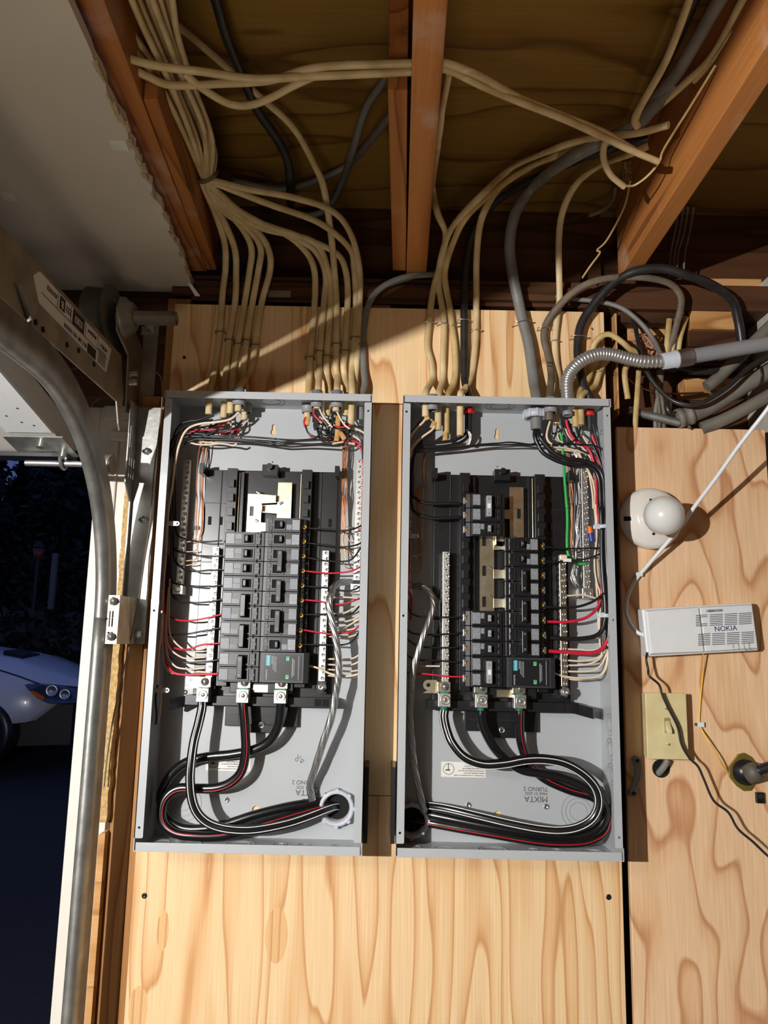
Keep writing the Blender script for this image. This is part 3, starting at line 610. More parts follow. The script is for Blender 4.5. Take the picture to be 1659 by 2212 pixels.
        while z < zb:
            MB().hexa([(cx+s*0.016, -0.0348, z-0.009), (cx-s*0.013, -0.0348, z-0.007), (cx-s*0.013, -0.0348, z+0.007), (cx+s*0.016, -0.0348, z+0.009), (cx+s*0.016, -0.032, z-0.009), (cx-s*0.013, -0.032, z-0.007), (cx-s*0.013, -0.032, z+0.007), (cx+s*0.016, -0.032, z+0.009)]).build('stab_finger', TIN, I, 0.0008)
            MB().box(cx-s*0.013, cx-s*0.0105, -0.046, -0.0335, z-0.0055, z+0.0055).build('stab_blade', TIN, I, 0.0006)
            MB().tube([(cx+s*0.018, -0.0355, z+0.009), (cx+s*0.024, -0.0355, z+0.0125)], 0.0022, 0.0012, seg=8, smooth=False).build('embossed_oval', CHROME, I)
            z += 0.0508
    if side == 'R': sub(MB().box(cx-0.013, cx+0.012, -0.060, -0.034, 0.378, 0.535), 'bus_cover', TIN if False else ALU, 0.003) if False else None
    # neutral bars with their screws
    def bar(bx, za, zb, d, w=0.0115, m=ALU, par=P, nm='neutral_bar', n=None, out=0.012):
        o = MB().box(bx-w/2, bx+w/2, -d, -d+out, za, zb).build(nm, m, par, 0.0006); mb = MB(); hm = MB()
        n = n or int((zb-za)/0.0094); st = (zb-za)/n
        for i in range(n):
            z = za+st*(i+0.5); screws(mb, (bx+w*0.12+(w*0.14 if i % 2 else -w*0.05), -d-0.0004, z), 0.0034, 10)
            mb.box(bx-0.002, bx+0.0035, -d-0.0012, -d-0.0007, z-0.0003, z+0.0003)
            hm.box(bx-w/2-0.0002, bx-w/2+0.0012, -d+0.002, -d+0.0065, z-0.002, z+0.002)
        s = mb.build('terminal_screws', CHROME, o); s['kind'] = 'stuff'
        h = hm.build('wire_openings', HOLE, o); h['kind'] = 'stuff'; return o
    nl = bar(cx-0.0875-(0.0 if side == 'L' else 0.012), 0.262, 0.492, 0.050)
    nr = bar(cx+0.1040, 0.266, 0.490, 0.046, m=ALU if side == 'L' else TIN)
    m_ = MB(); m_.lathe((cx+0.104, -0.046, 0.257), (0, -1, 0), [(-0.006, 0.009), (0.002, 0.009), (0.002, 0.0062), (0.007, 0.006), (0.007, 0.003), (0.004, 0)], 6); m_.build('bar_end_bolt', CHROME, nr)
    MB().box(cx+0.0965, cx+0.1115, -0.040, -0.020, 0.245, 0.49).build('bar_carrier', BLK3, I)
    MB().box(cx-0.0965-(0.0 if side == 'L' else 0.012), cx-0.0785-(0.0 if side == 'L' else 0.012), -0.038, -0.020, 0.245, 0.49).build('bar_carrier', BLK3, I)
    # ground bars on the back plate by the side walls
    gl = bar(cx-0.1535 if side == 'L' else cx-0.166, 0.425, 0.652, 0.030, par=P, nm='ground_bar', m=ALU)
    gr = bar(cx+0.1585 if side == 'L' else cx+0.150, 0.440 if side == 'L' else 0.432, 0.658, 0.030, par=P, nm='ground_bar', m=ALU)
    for g, gx, gz in ((gl, cx-0.1535 if side == 'L' else cx-0.166, 0.425), (gr, cx+0.1585 if side == 'L' else cx+0.150, 0.432)):
        MB().box(gx-0.010, gx+0.009, -0.036, -0.0045, gz-0.016, gz+0.002).build('ground_lug', ALU, g, 0.001)
        MB().lathe((gx, -0.036, gz-0.007), (0, -1, 0), [(0, 0.0062), (0.0012, 0.0062), (0.0012, 0.004), (-0.001, 0.0035), (-0.001, 0)], 14).build('lug_screw', CHROME, g)
    # main lugs
    for k, lx in enumerate((-0.093, -0.026, 0.037) if side == 'L' else (-0.102, -0.040, 0.0245)):
        lg = MB().box(cx+lx-0.0105, cx+lx+0.0105, -0.066, -0.044, 0.229, 0.2515).build('main_lug', ALU, P, 0.001)
        MB().lathe((cx+lx+0.001, -0.066, 0.241), (0, -1, 0), [(0, 0.0082), (0.0014, 0.0082), (0.0014, 0.0066), (-0.001, 0.0062), (-0.001, 0.004), (0.0004, 0.0035), (0.0004, 0)], 18).build('lug_screw', CHROME, lg)
        MB().box(cx+lx-0.011, cx+lx+0.011, -0.056, -0.044, 0.2525, 0.270).build('bus_strap', TIN, lg, 0.0008)
        MB().lathe((cx+lx+0.001, -0.056, 0.262), (0, -1, 0), [(0, 0.0068), (0.002, 0.0068), (0.002, 0.0045), (0.0045, 0.004), (0.0045, 0)], 14).build('strap_bolt', CHROME, lg)
        MB().cyl((cx+lx, -0.055, 0.229), (cx+lx, -0.055, 0.2235), 0.0066, 0.0062, n=12).build('oxide_paste', TEALG, lg)
        MB().box(cx+lx-0.007, cx+lx+0.007, -0.0575, -0.0555, 0.2515, 0.2535).build('oxide_paste', TEALG, lg)
    tb = plate([(cx-0.128, 0.250)]+[(cx-0.119+0.0085*math.cos(a), 0.2635+0.0085*math.sin(a)) for a in [math.radians(270-i*15) for i in range(13)]]+[(cx-0.104, 0.272), (cx-0.104, 0.250)], [circ(cx-0.1185, 0.2635, 0.0035, 12)], 0.002)
    move(tb, (0 if side == 'L' else -0.0095, -0.044, 0)); tb.build('bonding_strap', TIN, P)
    MB().box(cx-0.052, cx+0.056, -0.045, -0.020, 0.244, 0.262).build('lug_shroud', BLK, I, 0.001)
    MB().box(cx-0.0115, cx+0.0135, -0.047, -0.045, 0.246, 0.258).build('shroud_window', TIN, I)
    return P, cx, hubc
PL, CXL, HUBL = panel(-0.370, 'open grey electrical panel beside the garage door track, left of the pair', 'L')
PR, CXR, HUBR = panel(0.044, 'open grey electrical panel nearer the white lamp, right of the pair', 'R')
# notices and stamps on the back plates (panels hang upside down, so they read upside down)
def notice(P, px0, py0, px1, py1):
    p = V(px0, py0, 0.0042); q = V(px1, py1, 0.0042)
    o = MB().box(p.x, q.x, -0.0044, -0.0040, q.z, p.z).build('notice_label', PAPER, P)
    w = q.x-p.x; h = p.z-q.z
    MB().torus((p.x+w*0.17, -0.0045, q.z+h*0.52), (0, 1, 0), h*0.36, 0.0004, 20, 4).build('diagram', INK, o)
    MB().box(p.x+w*0.10, p.x+w*0.20, -0.0047, -0.0044, q.z+h*0.42, q.z+h*0.50).build('diagram', INK, o)
    MB().box(p.x+w*0.155, p.x+w*0.17, -0.0047, -0.0044, q.z+h*0.42, q.z+h*0.9).build('diagram', INK, o)
    L = ['If this device is to be mounted on a solid', 'surface, drill pilot holes and', 'remove the bonding screw prior to', 'torque the wiring diagram for', 'use on 240V only and wire', 'to the label']
    for i, s in enumerate(L): text(s, h*0.125, INK, (q.x-w*0.03, -0.0047, q.z+h*(0.12+0.15*i)), (-1, 0, 0), (0, 0, -1), o, 'lettering', 'LEFT')
    return o
notice(PL, 446, 1630, 540, 1666); notice(PR, 953, 1645, 1049, 1680)
def stamp(P, px, py, s, size): text(s, size, INKG, V(px, py, 0.0041), (-1, 0, 0), (0, 0, -1), P, 'stamped_lettering', t=0.0001)
stamp(PR, 1158, 1726, 'MIXTA', 0.0135); stamp(PR, 1158, 1714, 'MAR 31 2025', 0.0068); stamp(PR, 1157, 1704, 'TURNO 2', 0.0098)
stamp(PL, 664, 1712, 'MIXTA', 0.0135); stamp(PL, 664, 1701, 'MAR 31 2025', 0.0068); stamp(PL, 657, 1690, 'TURNO 2', 0.0098)
text('OC\n42', 0.0085, INKG, V(648, 1641, 0.0041), (0.55, 0, 0.85), (-0.85, 0, 0.55), PL, 'stamped_lettering', t=0.0001)
# conduit hubs where the service conductors enter the back
def hub(name, label, c, R):
    h = thing(name, label, 'conduit hub', (c[0], -0.004, c[1]))
    pr = [(-0.10, R*0.70), (-0.10, R*0.78), (0.0, R*0.78), (0.0, R), (0.012, R), (0.014, R*0.94), (0.014, R*0.80), (0.002, R*0.72), (-0.0995, R*0.70)]
    MB().lathe((c[0], -0.0045, c[1]), (0, -1, 0), pr, 32).build('locknut', PVCL, h)
    for i in range(8):
        a = 2*math.pi*i/8; MB().box(-0.003, 0.003, -0.012, 0.0, R*0.95, R*1.06, Matrix.Translation((c[0], -0.006, c[1])) @ Matrix.Rotation(a, 4, 'Y')).build('locknut_lug', PVCL, h)
    MB().lathe((c[0], -0.0012, c[1]), (0, -1, 0), [(0, R*0.70), (0, R*0.5), (-0.0006, 0)], 24).build('dark_bore', HOLE, h)
    return h
hub('conduit_hub', 'light grey plastic conduit hub low in the left panel', HUBL, 0.0300)
hub('conduit_hub', 'shaded conduit hub low at the left side of the right panel', HUBR, 0.0290)
# ================================================================== BREAKERS (built once per kind, then copied)
RW = 0.0254; ZB = 0.2630; BL = 0.0693
def pole_body(mb, z0, z1, style='A'):
    prof = [(0.0003, 0.024), (0.0003, 0.0700), (0.011, 0.0703), (0.0125, 0.0715), (0.0612, 0.0715), (0.0624, 0.0625), (0.0690, 0.0600), (0.0705, 0.0560), (0.0705, 0.024)]
    if style == 'B': prof = prof[:4]+[(0.0575, 0.0715), (0.0590, 0.0635), (0.0665, 0.0600), (BL, 0.0560), (BL, 0.024)]
    if style == 'C': prof = prof[:4]+[(0.0672, 0.0715), (0.0680, 0.0660), (BL, 0.0640), (BL, 0.024)]
    n = len(prof); vs = [(x, -d, z) for z in (z0, z1) for (x, d) in prof]
    mb.add(vs, [tuple(range(n)), tuple(range(2*n-1, n-1, -1))]+[(i, i+n, (i+1) % n+n, (i+1) % n) for i in range(n)])
FACE = mat('dark_face', S(62, 63, 67), 0.42, var=0.08, scale=60)
GHAN = mat('grey_handle', S(150, 152, 156), 0.45)
def make_breaker(poles, hmat, style):
    """origin at the inner end, mid height; x runs outward to the wire terminal"""
    r = bpy.data.objects.new('circuit_breaker', None); COL.objects.link(r); r.empty_display_size = 0.01
    hw = RW*poles/2; G_ = style == 'B'; BM = BLK if G_ else BLK2; FM = BLK if G_ else FACE
    xl0, xl1, xr0, xr1, xs = {'A': (0.0470, 0.0606, 0.0165, 0.0335, 0.0668), 'B': (0.0430, 0.0560, 0.0175, 0.0330, 0.0635), 'C': (0.0510, 0.0662, 0.0185, 0.0345, None)}[style]
    for i in range(poles):
        zc = -hw+RW*(i+0.5); mb = MB(); pole_body(mb, zc-RW/2+0.0004, zc+RW/2-0.0004, style); b = mb.build('pole_body', BM, r, 0.0005)
        MB().box(0.0060, xl1, -0.0728, -0.0700, zc-0.0102, zc+0.0102).build('face_plate', BM, b, 0.0006)
        # raised frame round the handle, dark well inside it
        fr = MB()
        for (x0, x1, z0, z1) in ((xr0-0.0022, xr1+0.0022, 0.0074, 0.0092), (xr0-0.0022, xr1+0.0022, -0.0092, -0.0074), (xr0-0.0022, xr0, -0.0074, 0.0074), (xr1, xr1+0.0022, -0.0074, 0.0074)): fr.box(x0, x1, -0.0750, -0.0727, zc+z0, zc+z1)
        fr.build('handle_frame', FM, b)
        MB().box(xr0, xr1, -0.0731, -0.0727, zc-0.0074, zc+0.0074).build('handle_well', HOLE, b)
        for sz in (-1, 1): MB().box(0.0070, 0.0132, -0.0742, -0.0727, zc+sz*0.0056-0.0034, zc+sz*0.0056+0.0034).build('moulded_pad', FM if sz > 0 else BLK3, b, 0.0003)
        MB().box(xl0, xl1-0.0006, -0.0742, -0.0727, zc-0.0090, zc+0.0090).build('printed_label', (LBLB if G_ else LBL) if (i == 0 or G_) else LBL2, b)
        if poles == 1: MB().box(xr1+0.0035, xl0-0.0008, -0.0740, -0.0727, zc-0.0085, zc+0.0005).build('printed_label', LBLB if G_ else LBL2, b)
        MB().box(xr1+0.0030, xl0-0.0005, -0.0738, -0.0727, zc+0.0015, zc+0.0090).build('moulded_pad', BLK3, b)
        if xs:
            MB().lathe((xs, -0.0600, zc-0.001), (0, -1, 0), [(-0.006, 0.0036), (0.0022, 0.0036), (0.0022, 0.0026), (0.0010, 0.0022), (0.0010, 0)], 14).build('terminal_screw', BRASS, b)
            MB().box(xs-0.0021, xs+0.0021, -0.0614, -0.0608, zc-0.0015, zc-0.0005).build('screw_slot', HOLE, b)
        if G_: MB().box(0.0595, 0.0705, -0.0590, -0.0480, zc-0.0066, zc+0.0050).build('terminal_clamp', CHROME, b, 0.0005)
    hb = BLK3 if hmat == 'k' else GHAN; ic = INKW if hmat == 'k' else INK
    if poles == 1:
        x = 0.0245 if style != 'B' else 0.0235
        h = MB().hexa([(x, -0.0730, -0.0058), (x+0.0070, -0.0730, -0.0058), (x+0.0070, -0.0730, 0.0058), (x, -0.0730, 0.0058), (x+0.0022, -0.0835, -0.0052), (x+0.0072, -0.0835, -0.0052), (x+0.0072, -0.0835, 0.0052), (x+0.0022, -0.0835, 0.0052)]).build('handle', hb, r, 0.0005)
        text('15', 0.0042, ic, (x+0.0047, -0.0838, 0), (0, 0, 1), (-1, 0, 0), h, 'lettering')
    else:
        h = MB().box(0.0250, 0.0338, -0.0875, -0.0730, -0.0182, 0.0182).build('handle_tie', hb, r, 0.0008)
        for z in (-0.0127, 0.0127): text('15', 0.0042, ic, (0.0296, -0.0878, z), (0, 0, 1), (-1, 0, 0), h, 'lettering')
        if hmat != 'k': MB().box(0.0268, 0.0322, -0.0884, -0.0875, -0.004, 0.004).build('tie_window', PAPER, h)
    return r
def make_surge():
    r = bpy.data.objects.new('surge_protector', None); COL.objects.link(r); r.empty_display_size = 0.01
    b = MB().prism([(0.0005, 0.024), (0.0005, 0.0700), (0.0025, 0.0725), (0.0750, 0.0725), (0.0830, 0.0690), (0.0830, 0.024)], 'z', -RW+0.0004, RW-0.0004)
    b.v = [(v[0], -v[1], v[2]) for v in b.v]; b = b.build('body', BLK2, r, 0.0006)
    MB().box(0.0095, 0.0715, -0.0735, -0.0725, -0.0215, 0.0215).build('face_label', BLK3, b)
    tl = MB().box(0.0120, 0.0195, -0.0739, -0.0735, 0.0030, 0.0200).build('brand_tag', TEAL, b)
    D, Ux = (0, 0, -1), (1, 0, 0)
    text('SIEMENS', 0.0044, PAPER, (0.0158, -0.0741, 0.0116), D, Ux, tl)
    text('BoltShield', 0.0040, INKW, (0.0138, -0.0738, -0.0120), D, Ux, b)
    for x, w, z, L in ((0.0215, 0.0012, 0.0125, 0.0135), (0.0238, 0.0010, 0.0080, 0.0215), (0.0262, 0.0010, 0.0060, 0.0240), (0.0285, 0.0010, 0.0050, 0.0260), (0.0560, 0.0016, 0.0, 0.031), (0.0590, 0.0010, 0.0, 0.026), (0.0665, 0.0010, 0.0, 0.040)):
        MB().box(x, x+w, -0.0738, -0.0735, z-L/2, z+L/2).build('small_print', LBL, b)
    for z in (0.0150, -0.0150):
        g = MB().box(0.0460, 0.0508, -0.0740, -0.0735, z-0.0033, z+0.0033).build('status_window', LEDG, b)
        MB().box(0.0474, 0.0494, -0.0742, -0.0740, z-0.0012, z+0.0030).build('status_flag', mat('dark_green_flag', S(70, 140, 90), 0.4), g)
    return r
PROTO = {}
def place(kind, poles, hm, style, cx, sx, row, label, group):
    k = (kind, poles, hm, style)
    if k not in PROTO: PROTO[k] = make_surge() if kind == 's' else make_breaker(poles, hm, style); o = PROTO[k]
    else: o = copy_tree(PROTO[k])
    o.location = (cx, 0, ZB+RW*(row+poles/2)); o.rotation_euler = (0, 0 if sx > 0 else math.pi, 0)
    if kind == 's' : o.rotation_euler = (0, 0, 0)
    tag(o, label, 'surge protector' if kind == 's' else 'circuit breaker', group); return o
ORD = ['topmost', 'second from top', 'third from top', 'fourth from top', 'fifth from top', 'sixth from top', 'lowest']
def column(cx, sx, lst, hm, style, where, pan):
    for i, (row, poles) in enumerate(lst):
        od = ORD[i] if i < len(lst)-1 else 'lowest'
        place('b', poles, hm, style, cx, sx, row, '%s black %s breaker in the %s column of the %s panel' % (od, 'single' if poles == 1 else 'double', where, pan), 'breakers of the %s panel' % pan)
column(CXL, -1, [(9, 1), (8, 1), (7, 1), (6, 1), (4, 2), (2, 2), (0, 2)], 'k', 'C', 'left', 'left')
column(CXL, 1, [(10, 1), (9, 1), (7, 2), (5, 2), (3, 2), (2, 1)], 'k', 'A', 'right', 'left')
column(CXR, -1, [(11, 2), (10, 1), (4, 1), (3, 1), (2, 1), (0, 2)], 'g', 'B', 'left', 'right')
column(CXR, 1, [(9, 1), (8, 1), (6, 2), (4, 2), (2, 2)], 'k', 'B', 'right', 'right')
place('s', 2, 'k', 'A', CXL, 1, 0, 'black surge protector with teal tag in the left panel', 'surge protectors')
place('s', 2, 'k', 'A', CXR, 1, 0, 'black surge protector with teal tag in the right panel', 'surge protectors')
# ================================================================== CABLES ABOVE THE PANELS
def fd(py):                     # how far in front of the wall a cable hangs between the tie and the plywood
    T = [(380, 0.215), (389, 0.21), (450, 0.145), (500, 0.09), (550, 0.05), (600, 0.026), (640, 0.012), (700, 0.010), (760, 0.010)]
    if py <= T[0][0]: return T[0][1]
    for (a, b), (c, d) in zip(T, T[1:]):
        if py <= c: return b+(d-b)*(py-a)/(c-a)
    return T[-1][1]
def cable(label, m, pts, r=0.0062, ry=0.0044, name='cable', group=None, seg=10, sub=6, strip=None):
    o = MB().tube(pts, r, ry, seg=seg, sub=sub).build(name, m)
    return tag(o, label, 'cable', group)
def F(pts): return [V(p[0], p[1], fd(p[1])) for p in pts]
TOPZ = PH
def entry(px, py, dk):          # jacket end inside the panel and the spot where it passes the top wall
    e = V(px, py, dk); return [Vector((e.x+0.001, -dk, TOPZ+0.018)), Vector((e.x, -dk, TOPZ-0.004)), e]
def A_(x, y): return 340+x/6.38, 840+y/6.38
def B_(x, y): return 600+x/7.213, 840+y/7.213
def C_(x, y): return 860+x/7.541, 860+y/7.541
def D_(x, y): return 1100+x/6.9125, 860+y/6.9125
bun_up = {  # upstream run of each bundled cable: image points, height in the joist bay
    0: ([(229, 0), (262, 75), (330, 160), (385, 260), (425, 350)], 1.075), 1: ([(250, 0), (285, 70), (345, 160), (400, 270), (432, 355)], 1.09),
    2: ([(262, 0), (300, 90), (352, 185), (395, 280), (434, 360)], 1.105), 3: ([(285, 0), (320, 80), (372, 190), (412, 290), (440, 360)], 1.075),
    4: ([(300, 0), (342, 100), (385, 200), (425, 300), (446, 365)], 1.09), 5: ([(318, 0), (355, 100), (392, 190), (438, 300), (452, 360)], 1.11),
    6: ([(330, 0), (360, 80), (395, 170), (440, 280), (456, 355)], 1.085), 7: ([(345, 0), (372, 90), (402, 170), (445, 280), (460, 350)], 1.10),
    8: ([(358, 0), (378, 80), (405, 160), (452, 290), (460, 355)], 1.12), 9: ([(372, 0), (385, 80), (412, 170), (458, 300), (463, 360)], 1.10),
    10: ([(338, 0), (365, 120), (420, 230), (462, 320), (462, 365)], 1.13)}
def bundled(i, fan, jx, jy, dk, label, m=ROMEX):
    up, z = bun_up[i]
    P = [VZ(px, py, z+0.0) for (px, py) in up]
    a = P[0]-(P[1]-P[0])*2.2; a.z = z+0.01
    tie = V(440+i*1.6, 388, 0.205+0.004*(i % 3))
    pts = [a]+P[:-1]+[tie]+F(fan)+entry(jx, jy, dk)
    return cable(label, m, pts, group='cream cables of the tied bundle')
FAN = [
 ([(440, 401), (465, 459), (485, 524), (487, 579), (481, 633), (475, 716), (463, 800)], *A_(705, 350), 0.060, 'leftmost cream cable stapled above the left panel'),
 ([(447, 405), (487, 485), (508, 542), (510, 597), (508, 651), (495, 733), (489, 800)], *A_(910, 400), 0.035, 'second cream cable from the left above the left panel'),
 ([(460, 425), (519, 488), (543, 535), (539, 586), (529, 651), (514, 742), (504, 800)], *A_(1000, 340), 0.055, 'third cream cable from the left above the left panel'),
 ([(470, 432), (537, 495), (563, 535), (559, 579), (546, 651), (533, 734), (529, 770), (526, 810)], *A_(1195, 430), 0.030, 'fourth cream cable from the left above the left panel'),
 ([(475, 430), (555, 499), (581, 542), (583, 586), (566, 651), (551, 744), (545, 790), (532, 815)], *A_(1110, 310), 0.072, 'fifth cream cable from the left, bending into a grey collar'),
 ([(455, 420), (508, 474), (602, 499), (653, 535), (678, 579), (680, 651), (670, 771), (668, 810)], *B_(455, 480), 0.035, 'leftmost cream cable of the right hand bunch above the left panel'),
 ([(470, 425), (560, 480), (653, 521), (689, 553), (704, 597), (700, 651), (691, 758), (690, 800)], *B_(610, 310), 0.070, 'cream cable entering the first grey collar over the left panel'),
 ([(490, 445), (563, 492), (675, 521), (707, 579), (714, 651), (706, 768), (706, 810)], *B_(770, 420), 0.045, 'cream cable between the two right hand grey collars'),
 ([(480, 423), (545, 474), (653, 513), (725, 546), (747, 586), (751, 651), (745, 756), (742, 790), (745, 815)], *B_(1050, 420), 0.048, 'cream cable bowing out beside the second grey collar'),
 ([(472, 398), (581, 441), (689, 481), (754, 535), (765, 579), (769, 651), (766, 728), (760, 800)], *B_(1140, 560), 0.050, 'second cream cable from the grey one over the left panel'),
 ([(469, 392), (537, 409), (635, 427), (718, 456), (758, 506), (776, 579), (777, 651), (773, 740), (768, 810)], *B_(1165, 500), 0.040, 'cream cable arching highest from the tied bundle')]
for i, (fan, jx, jy, dk, lab) in enumerate(FAN): bundled(i, fan, jx, jy, dk, lab)
tp = [V(423, 386, 0.20), V(436, 393, 0.222), V(452, 388, 0.226), V(466, 378, 0.222), V(471, 366, 0.20), V(460, 360, 0.185), V(440, 372, 0.18), V(423, 386, 0.20)]
tag(MB().tube(tp, 0.0022, 0.0042, seg=8).build('cable_tie', BROWNJ), 'brown strap tied round the cream cable bundle', 'cable tie')
# single cable crossing behind the black one and dropping to the second collar
cable('cream cable crossing behind the black cable and dropping alone', ROMEX, [VZ(350, 30, 1.19), VZ(400, 69, 1.19), VZ(490, 145, 1.18), VZ(563, 210, 1.18), VZ(635, 278, 1.17), VZ(682, 362, 1.15), V(700, 409, 0.14)]+F([(715, 506), (722, 579), (727, 651), (727, 742), (725, 790), (729, 815)])+entry(*B_(905, 350), 0.070))
H = 1.052
cable('upper cream cable strung across the joist bay', ROMEX, [VZ(215, 112, H+.02), VZ(252, 119, H), VZ(337, 142, H-.012), VZ(439, 155, H-.012), VZ(545, 170, H-.012), VZ(653, 166, H-.008), VZ(762, 161, H-.006), VZ(888, 155, H), VZ(925, 152, H), VZ(966, 150, H), VZ(1040, 185, H), VZ(1115, 217, H), VZ(1220, 258, H), VZ(1312, 300, H), VZ(1357, 322, H), VZ(1421, 349, H)], 0.0055)
cable('lower cream cable twisting across the joist bay', ROMEX, [VZ(230, 130, H+.02), VZ(263, 138, H+.01), VZ(321, 166, H), VZ(371, 184, H), VZ(473, 181, H), VZ(581, 174, H), VZ(653, 152, H), VZ(725, 142, H), VZ(885, 137, H), VZ(925, 137, H), VZ(966, 137, H), VZ(1040, 166, H), VZ(1120, 210, H+.008), VZ(1220, 252, H+.008), VZ(1300, 284, H+.01), VZ(1370, 325, H+.01)], 0.0055)
cable('cream cable drooping in a loop below the crossing pair', ROMEX, [VZ(400, 160, 1.06), VZ(436, 190, 1.05), VZ(490, 222, 1.045), VZ(534, 228, 1.045), VZ(581, 213, 1.045), VZ(640, 182, 1.05), VZ(700, 158, 1.06), VZ(780, 148, 1.06), VZ(890, 146, 1.06)], 0.0055)
cable('thick black cable hanging diagonally in the left joist bay', BLKJ, [VZ(440, -80, 1.19), VZ(467, 0, 1.19), VZ(490, 80, 1.185), VZ(527, 170, 1.18), VZ(555, 235, 1.175), VZ(599, 300, 1.165), VZ(621, 347, 1.15), VZ(627, 400, 1.14), V(628, 440, -0.03)], 0.0080, 0.0080)
cable('dark grey cable sweeping level behind the cream fan', WGRY, [V(500, 388, 0.06), V(519, 394, 0.05), V(610, 409, 0.03), V(700, 383, 0.06), V(762, 347, 0.09), VZ(841, 253, 1.16), VZ(890, 190, 1.18)], 0.0062, 0.0062)
cable('dark grey cable falling steeply beside the middle joist', WGRY, [VZ(860, 60, 1.19), VZ(834, 163, 1.18), VZ(790, 235, 1.17), VZ(762, 325, 1.15), V(740, 391, 0.04), V(715, 441, 0.0), V(682, 463, -0.02), V(640, 466, -0.03)], 0.0062, 0.0062)
cable('black cable running along the middle joist', BLKJ, [VZ(872, -60, 1.19), VZ(870, 0, 1.19), VZ(866, 127, 1.18), VZ(862, 200, 1.18)], 0.0075, 0.0075)
cable('flat grey cable bowed into the right side of the left panel', GREYJ, [V(960, 594, 0.0), V(932, 593, 0.012), V(870, 600, 0.016), V(823, 622, 0.014), V(797, 655, 0.010), V(787, 700, 0.010), V(784, 743, 0.010), V(786, 800, 0.012), V(788, 830, 0.02)]+entry(*B_(1285, 480), 0.030), 0.0062, 0.0040)
# right panel
def rightc(label, pts, m=ROMEX, r=0.0062, ry=0.0044, end=None): return cable(label, m, pts+(entry(*end) if end else []), r, ry)
rightc('cream cable hugging the right face of the middle joist', [VZ(970, 160, 1.09), VZ(955, 240, 1.09), VZ(945, 310, 1.08), V(934, 400, 0.13)]+F([(945, 460), (962, 503), (957, 549), (940, 610), (933, 645), (927, 697), (923, 748), (932, 785), (934, 820)]), end=(*C_(445, 300), 0.066))
rightc('cream cable of the left pair arching from the right bay', [VZ(1444, 270, 1.09), VZ(1380, 287, 1.10), VZ(1321, 293, 1.11), VZ(1260, 303, 1.12), VZ(1197, 322, 1.12), V(1106, 363, 0.12)]+F([(1037, 425), (975, 494), (950, 570), (948, 620), (952, 645), (959, 697), (957, 776), (956, 820)]), end=(*C_(650, 520), 0.050))
rightc('cream cable of the right pair arching from the right bay', [VZ(1300, 305, 1.13), VZ(1220, 331, 1.12), V(1160, 355, 0.13), V(1097, 391, 0.115)]+F([(1014, 460), (978, 526), (961, 586), (965, 630), (970, 655), (976, 700), (983, 760), (982, 821)]), m=ROMEX2, end=(*C_(780, 660), 0.035))
rightc('cream cable dropping just right of the black one', [VZ(1250, 320, 1.14), VZ(1193, 340, 1.13), V(1130, 368, 0.11), V(1083, 400, 0.10)]+F([(1042, 467), (1030, 549), (1029, 640), (1028, 712), (1025, 760), (1018, 809)])+[V(1004, 842, 0.035)], end=(*C_(1010, 610), 0.060))
rightc('thick black cable entering through the left red bushing', [VZ(1400, 300, 1.15), VZ(1298, 327, 1.15), V(1174, 377, 0.07), V(1083, 427, 0.06), V(1033, 482, 0.045), V(1010, 549, 0.025), V(1003, 640, 0.014), V(1003, 700, 0.014), V(1003, 760, 0.014), V(1004, 820, 0.018)], BLKJ, 0.0074, 0.0074, end=(*C_(1150, 560), 0.034))
rightc('thick grey cable curving down into the large locknut', [VZ(1460, 180, 1.14), VZ(1412, 232, 1.13), VZ(1371, 272, 1.12), VZ(1289, 313, 1.11), VZ(1220, 350, 1.10), V(1156, 400, 0.10), V(1115, 457, 0.08), V(1101, 526, 0.055), V(1108, 595, 0.032), V(1119, 646, 0.020), V(1128, 688, 0.018), V(1141, 739, 0.018), V(1149, 791, 0.02), V(1154, 830, 0.028)], GREYJ, 0.0104, 0.0092, end=(*D_(405, 470), 0.046))
rightc('cream cable falling behind the brown marked cable', [VZ(1400, 315, 1.10), VZ(1353, 336, 1.10), V(1298, 358, 0.16), V(1248, 394, 0.13), V(1216, 455, 0.09), V(1207, 526, 0.05), V(1209, 640, 0.014), V(1206, 664, 0.012), V(1199, 730, 0.010), V(1201, 779, 0.010), V(1207, 820, 0.012)], end=(*D_(705, 400), 0.040))
b13 = rightc('soiled brown cable marked 13 looping over the right panel', [V(1440, 800, -0.02), V(1448, 755, -0.02), V(1462, 700, 0.0), V(1472, 654, 0.02), V(1464, 628, 0.03), V(1438, 609, 0.04), V(1380, 599, 0.045), V(1302, 603, 0.045), V(1250, 623, 0.04), V(1211, 657, 0.03), V(1182, 696, 0.016), V(1175, 729, 0.014), V(1185, 771, 0.016), V(1191, 813, 0.03)], BROWNJ, 0.0068, 0.0045, end=(*D_(605, 325), 0.066))
text('13', 0.012, INK, V(1187, 787, 0.0300), (0, 0, 1), (-1, 0, 0.1), b13)
rightc('thick black cable looping over the right end of the panel', [V(1606, 780, -0.01), V(1601, 732, 0.0), V(1594, 690, 0.01), V(1581, 650, 0.025), V(1542, 618, 0.045), V(1477, 592, 0.06), V(1429, 580, 0.06), V(1380, 584, 0.055), V(1346, 598, 0.045), V(1315, 620, 0.036), V(1276, 667, 0.022), V(1254, 706, 0.016), V(1248, 755, 0.016), V(1252, 800, 0.02), V(1260, 835, 0.03)], BLKJ, 0.0086, 0.0086, end=(*D_(1210, 480), 0.034))
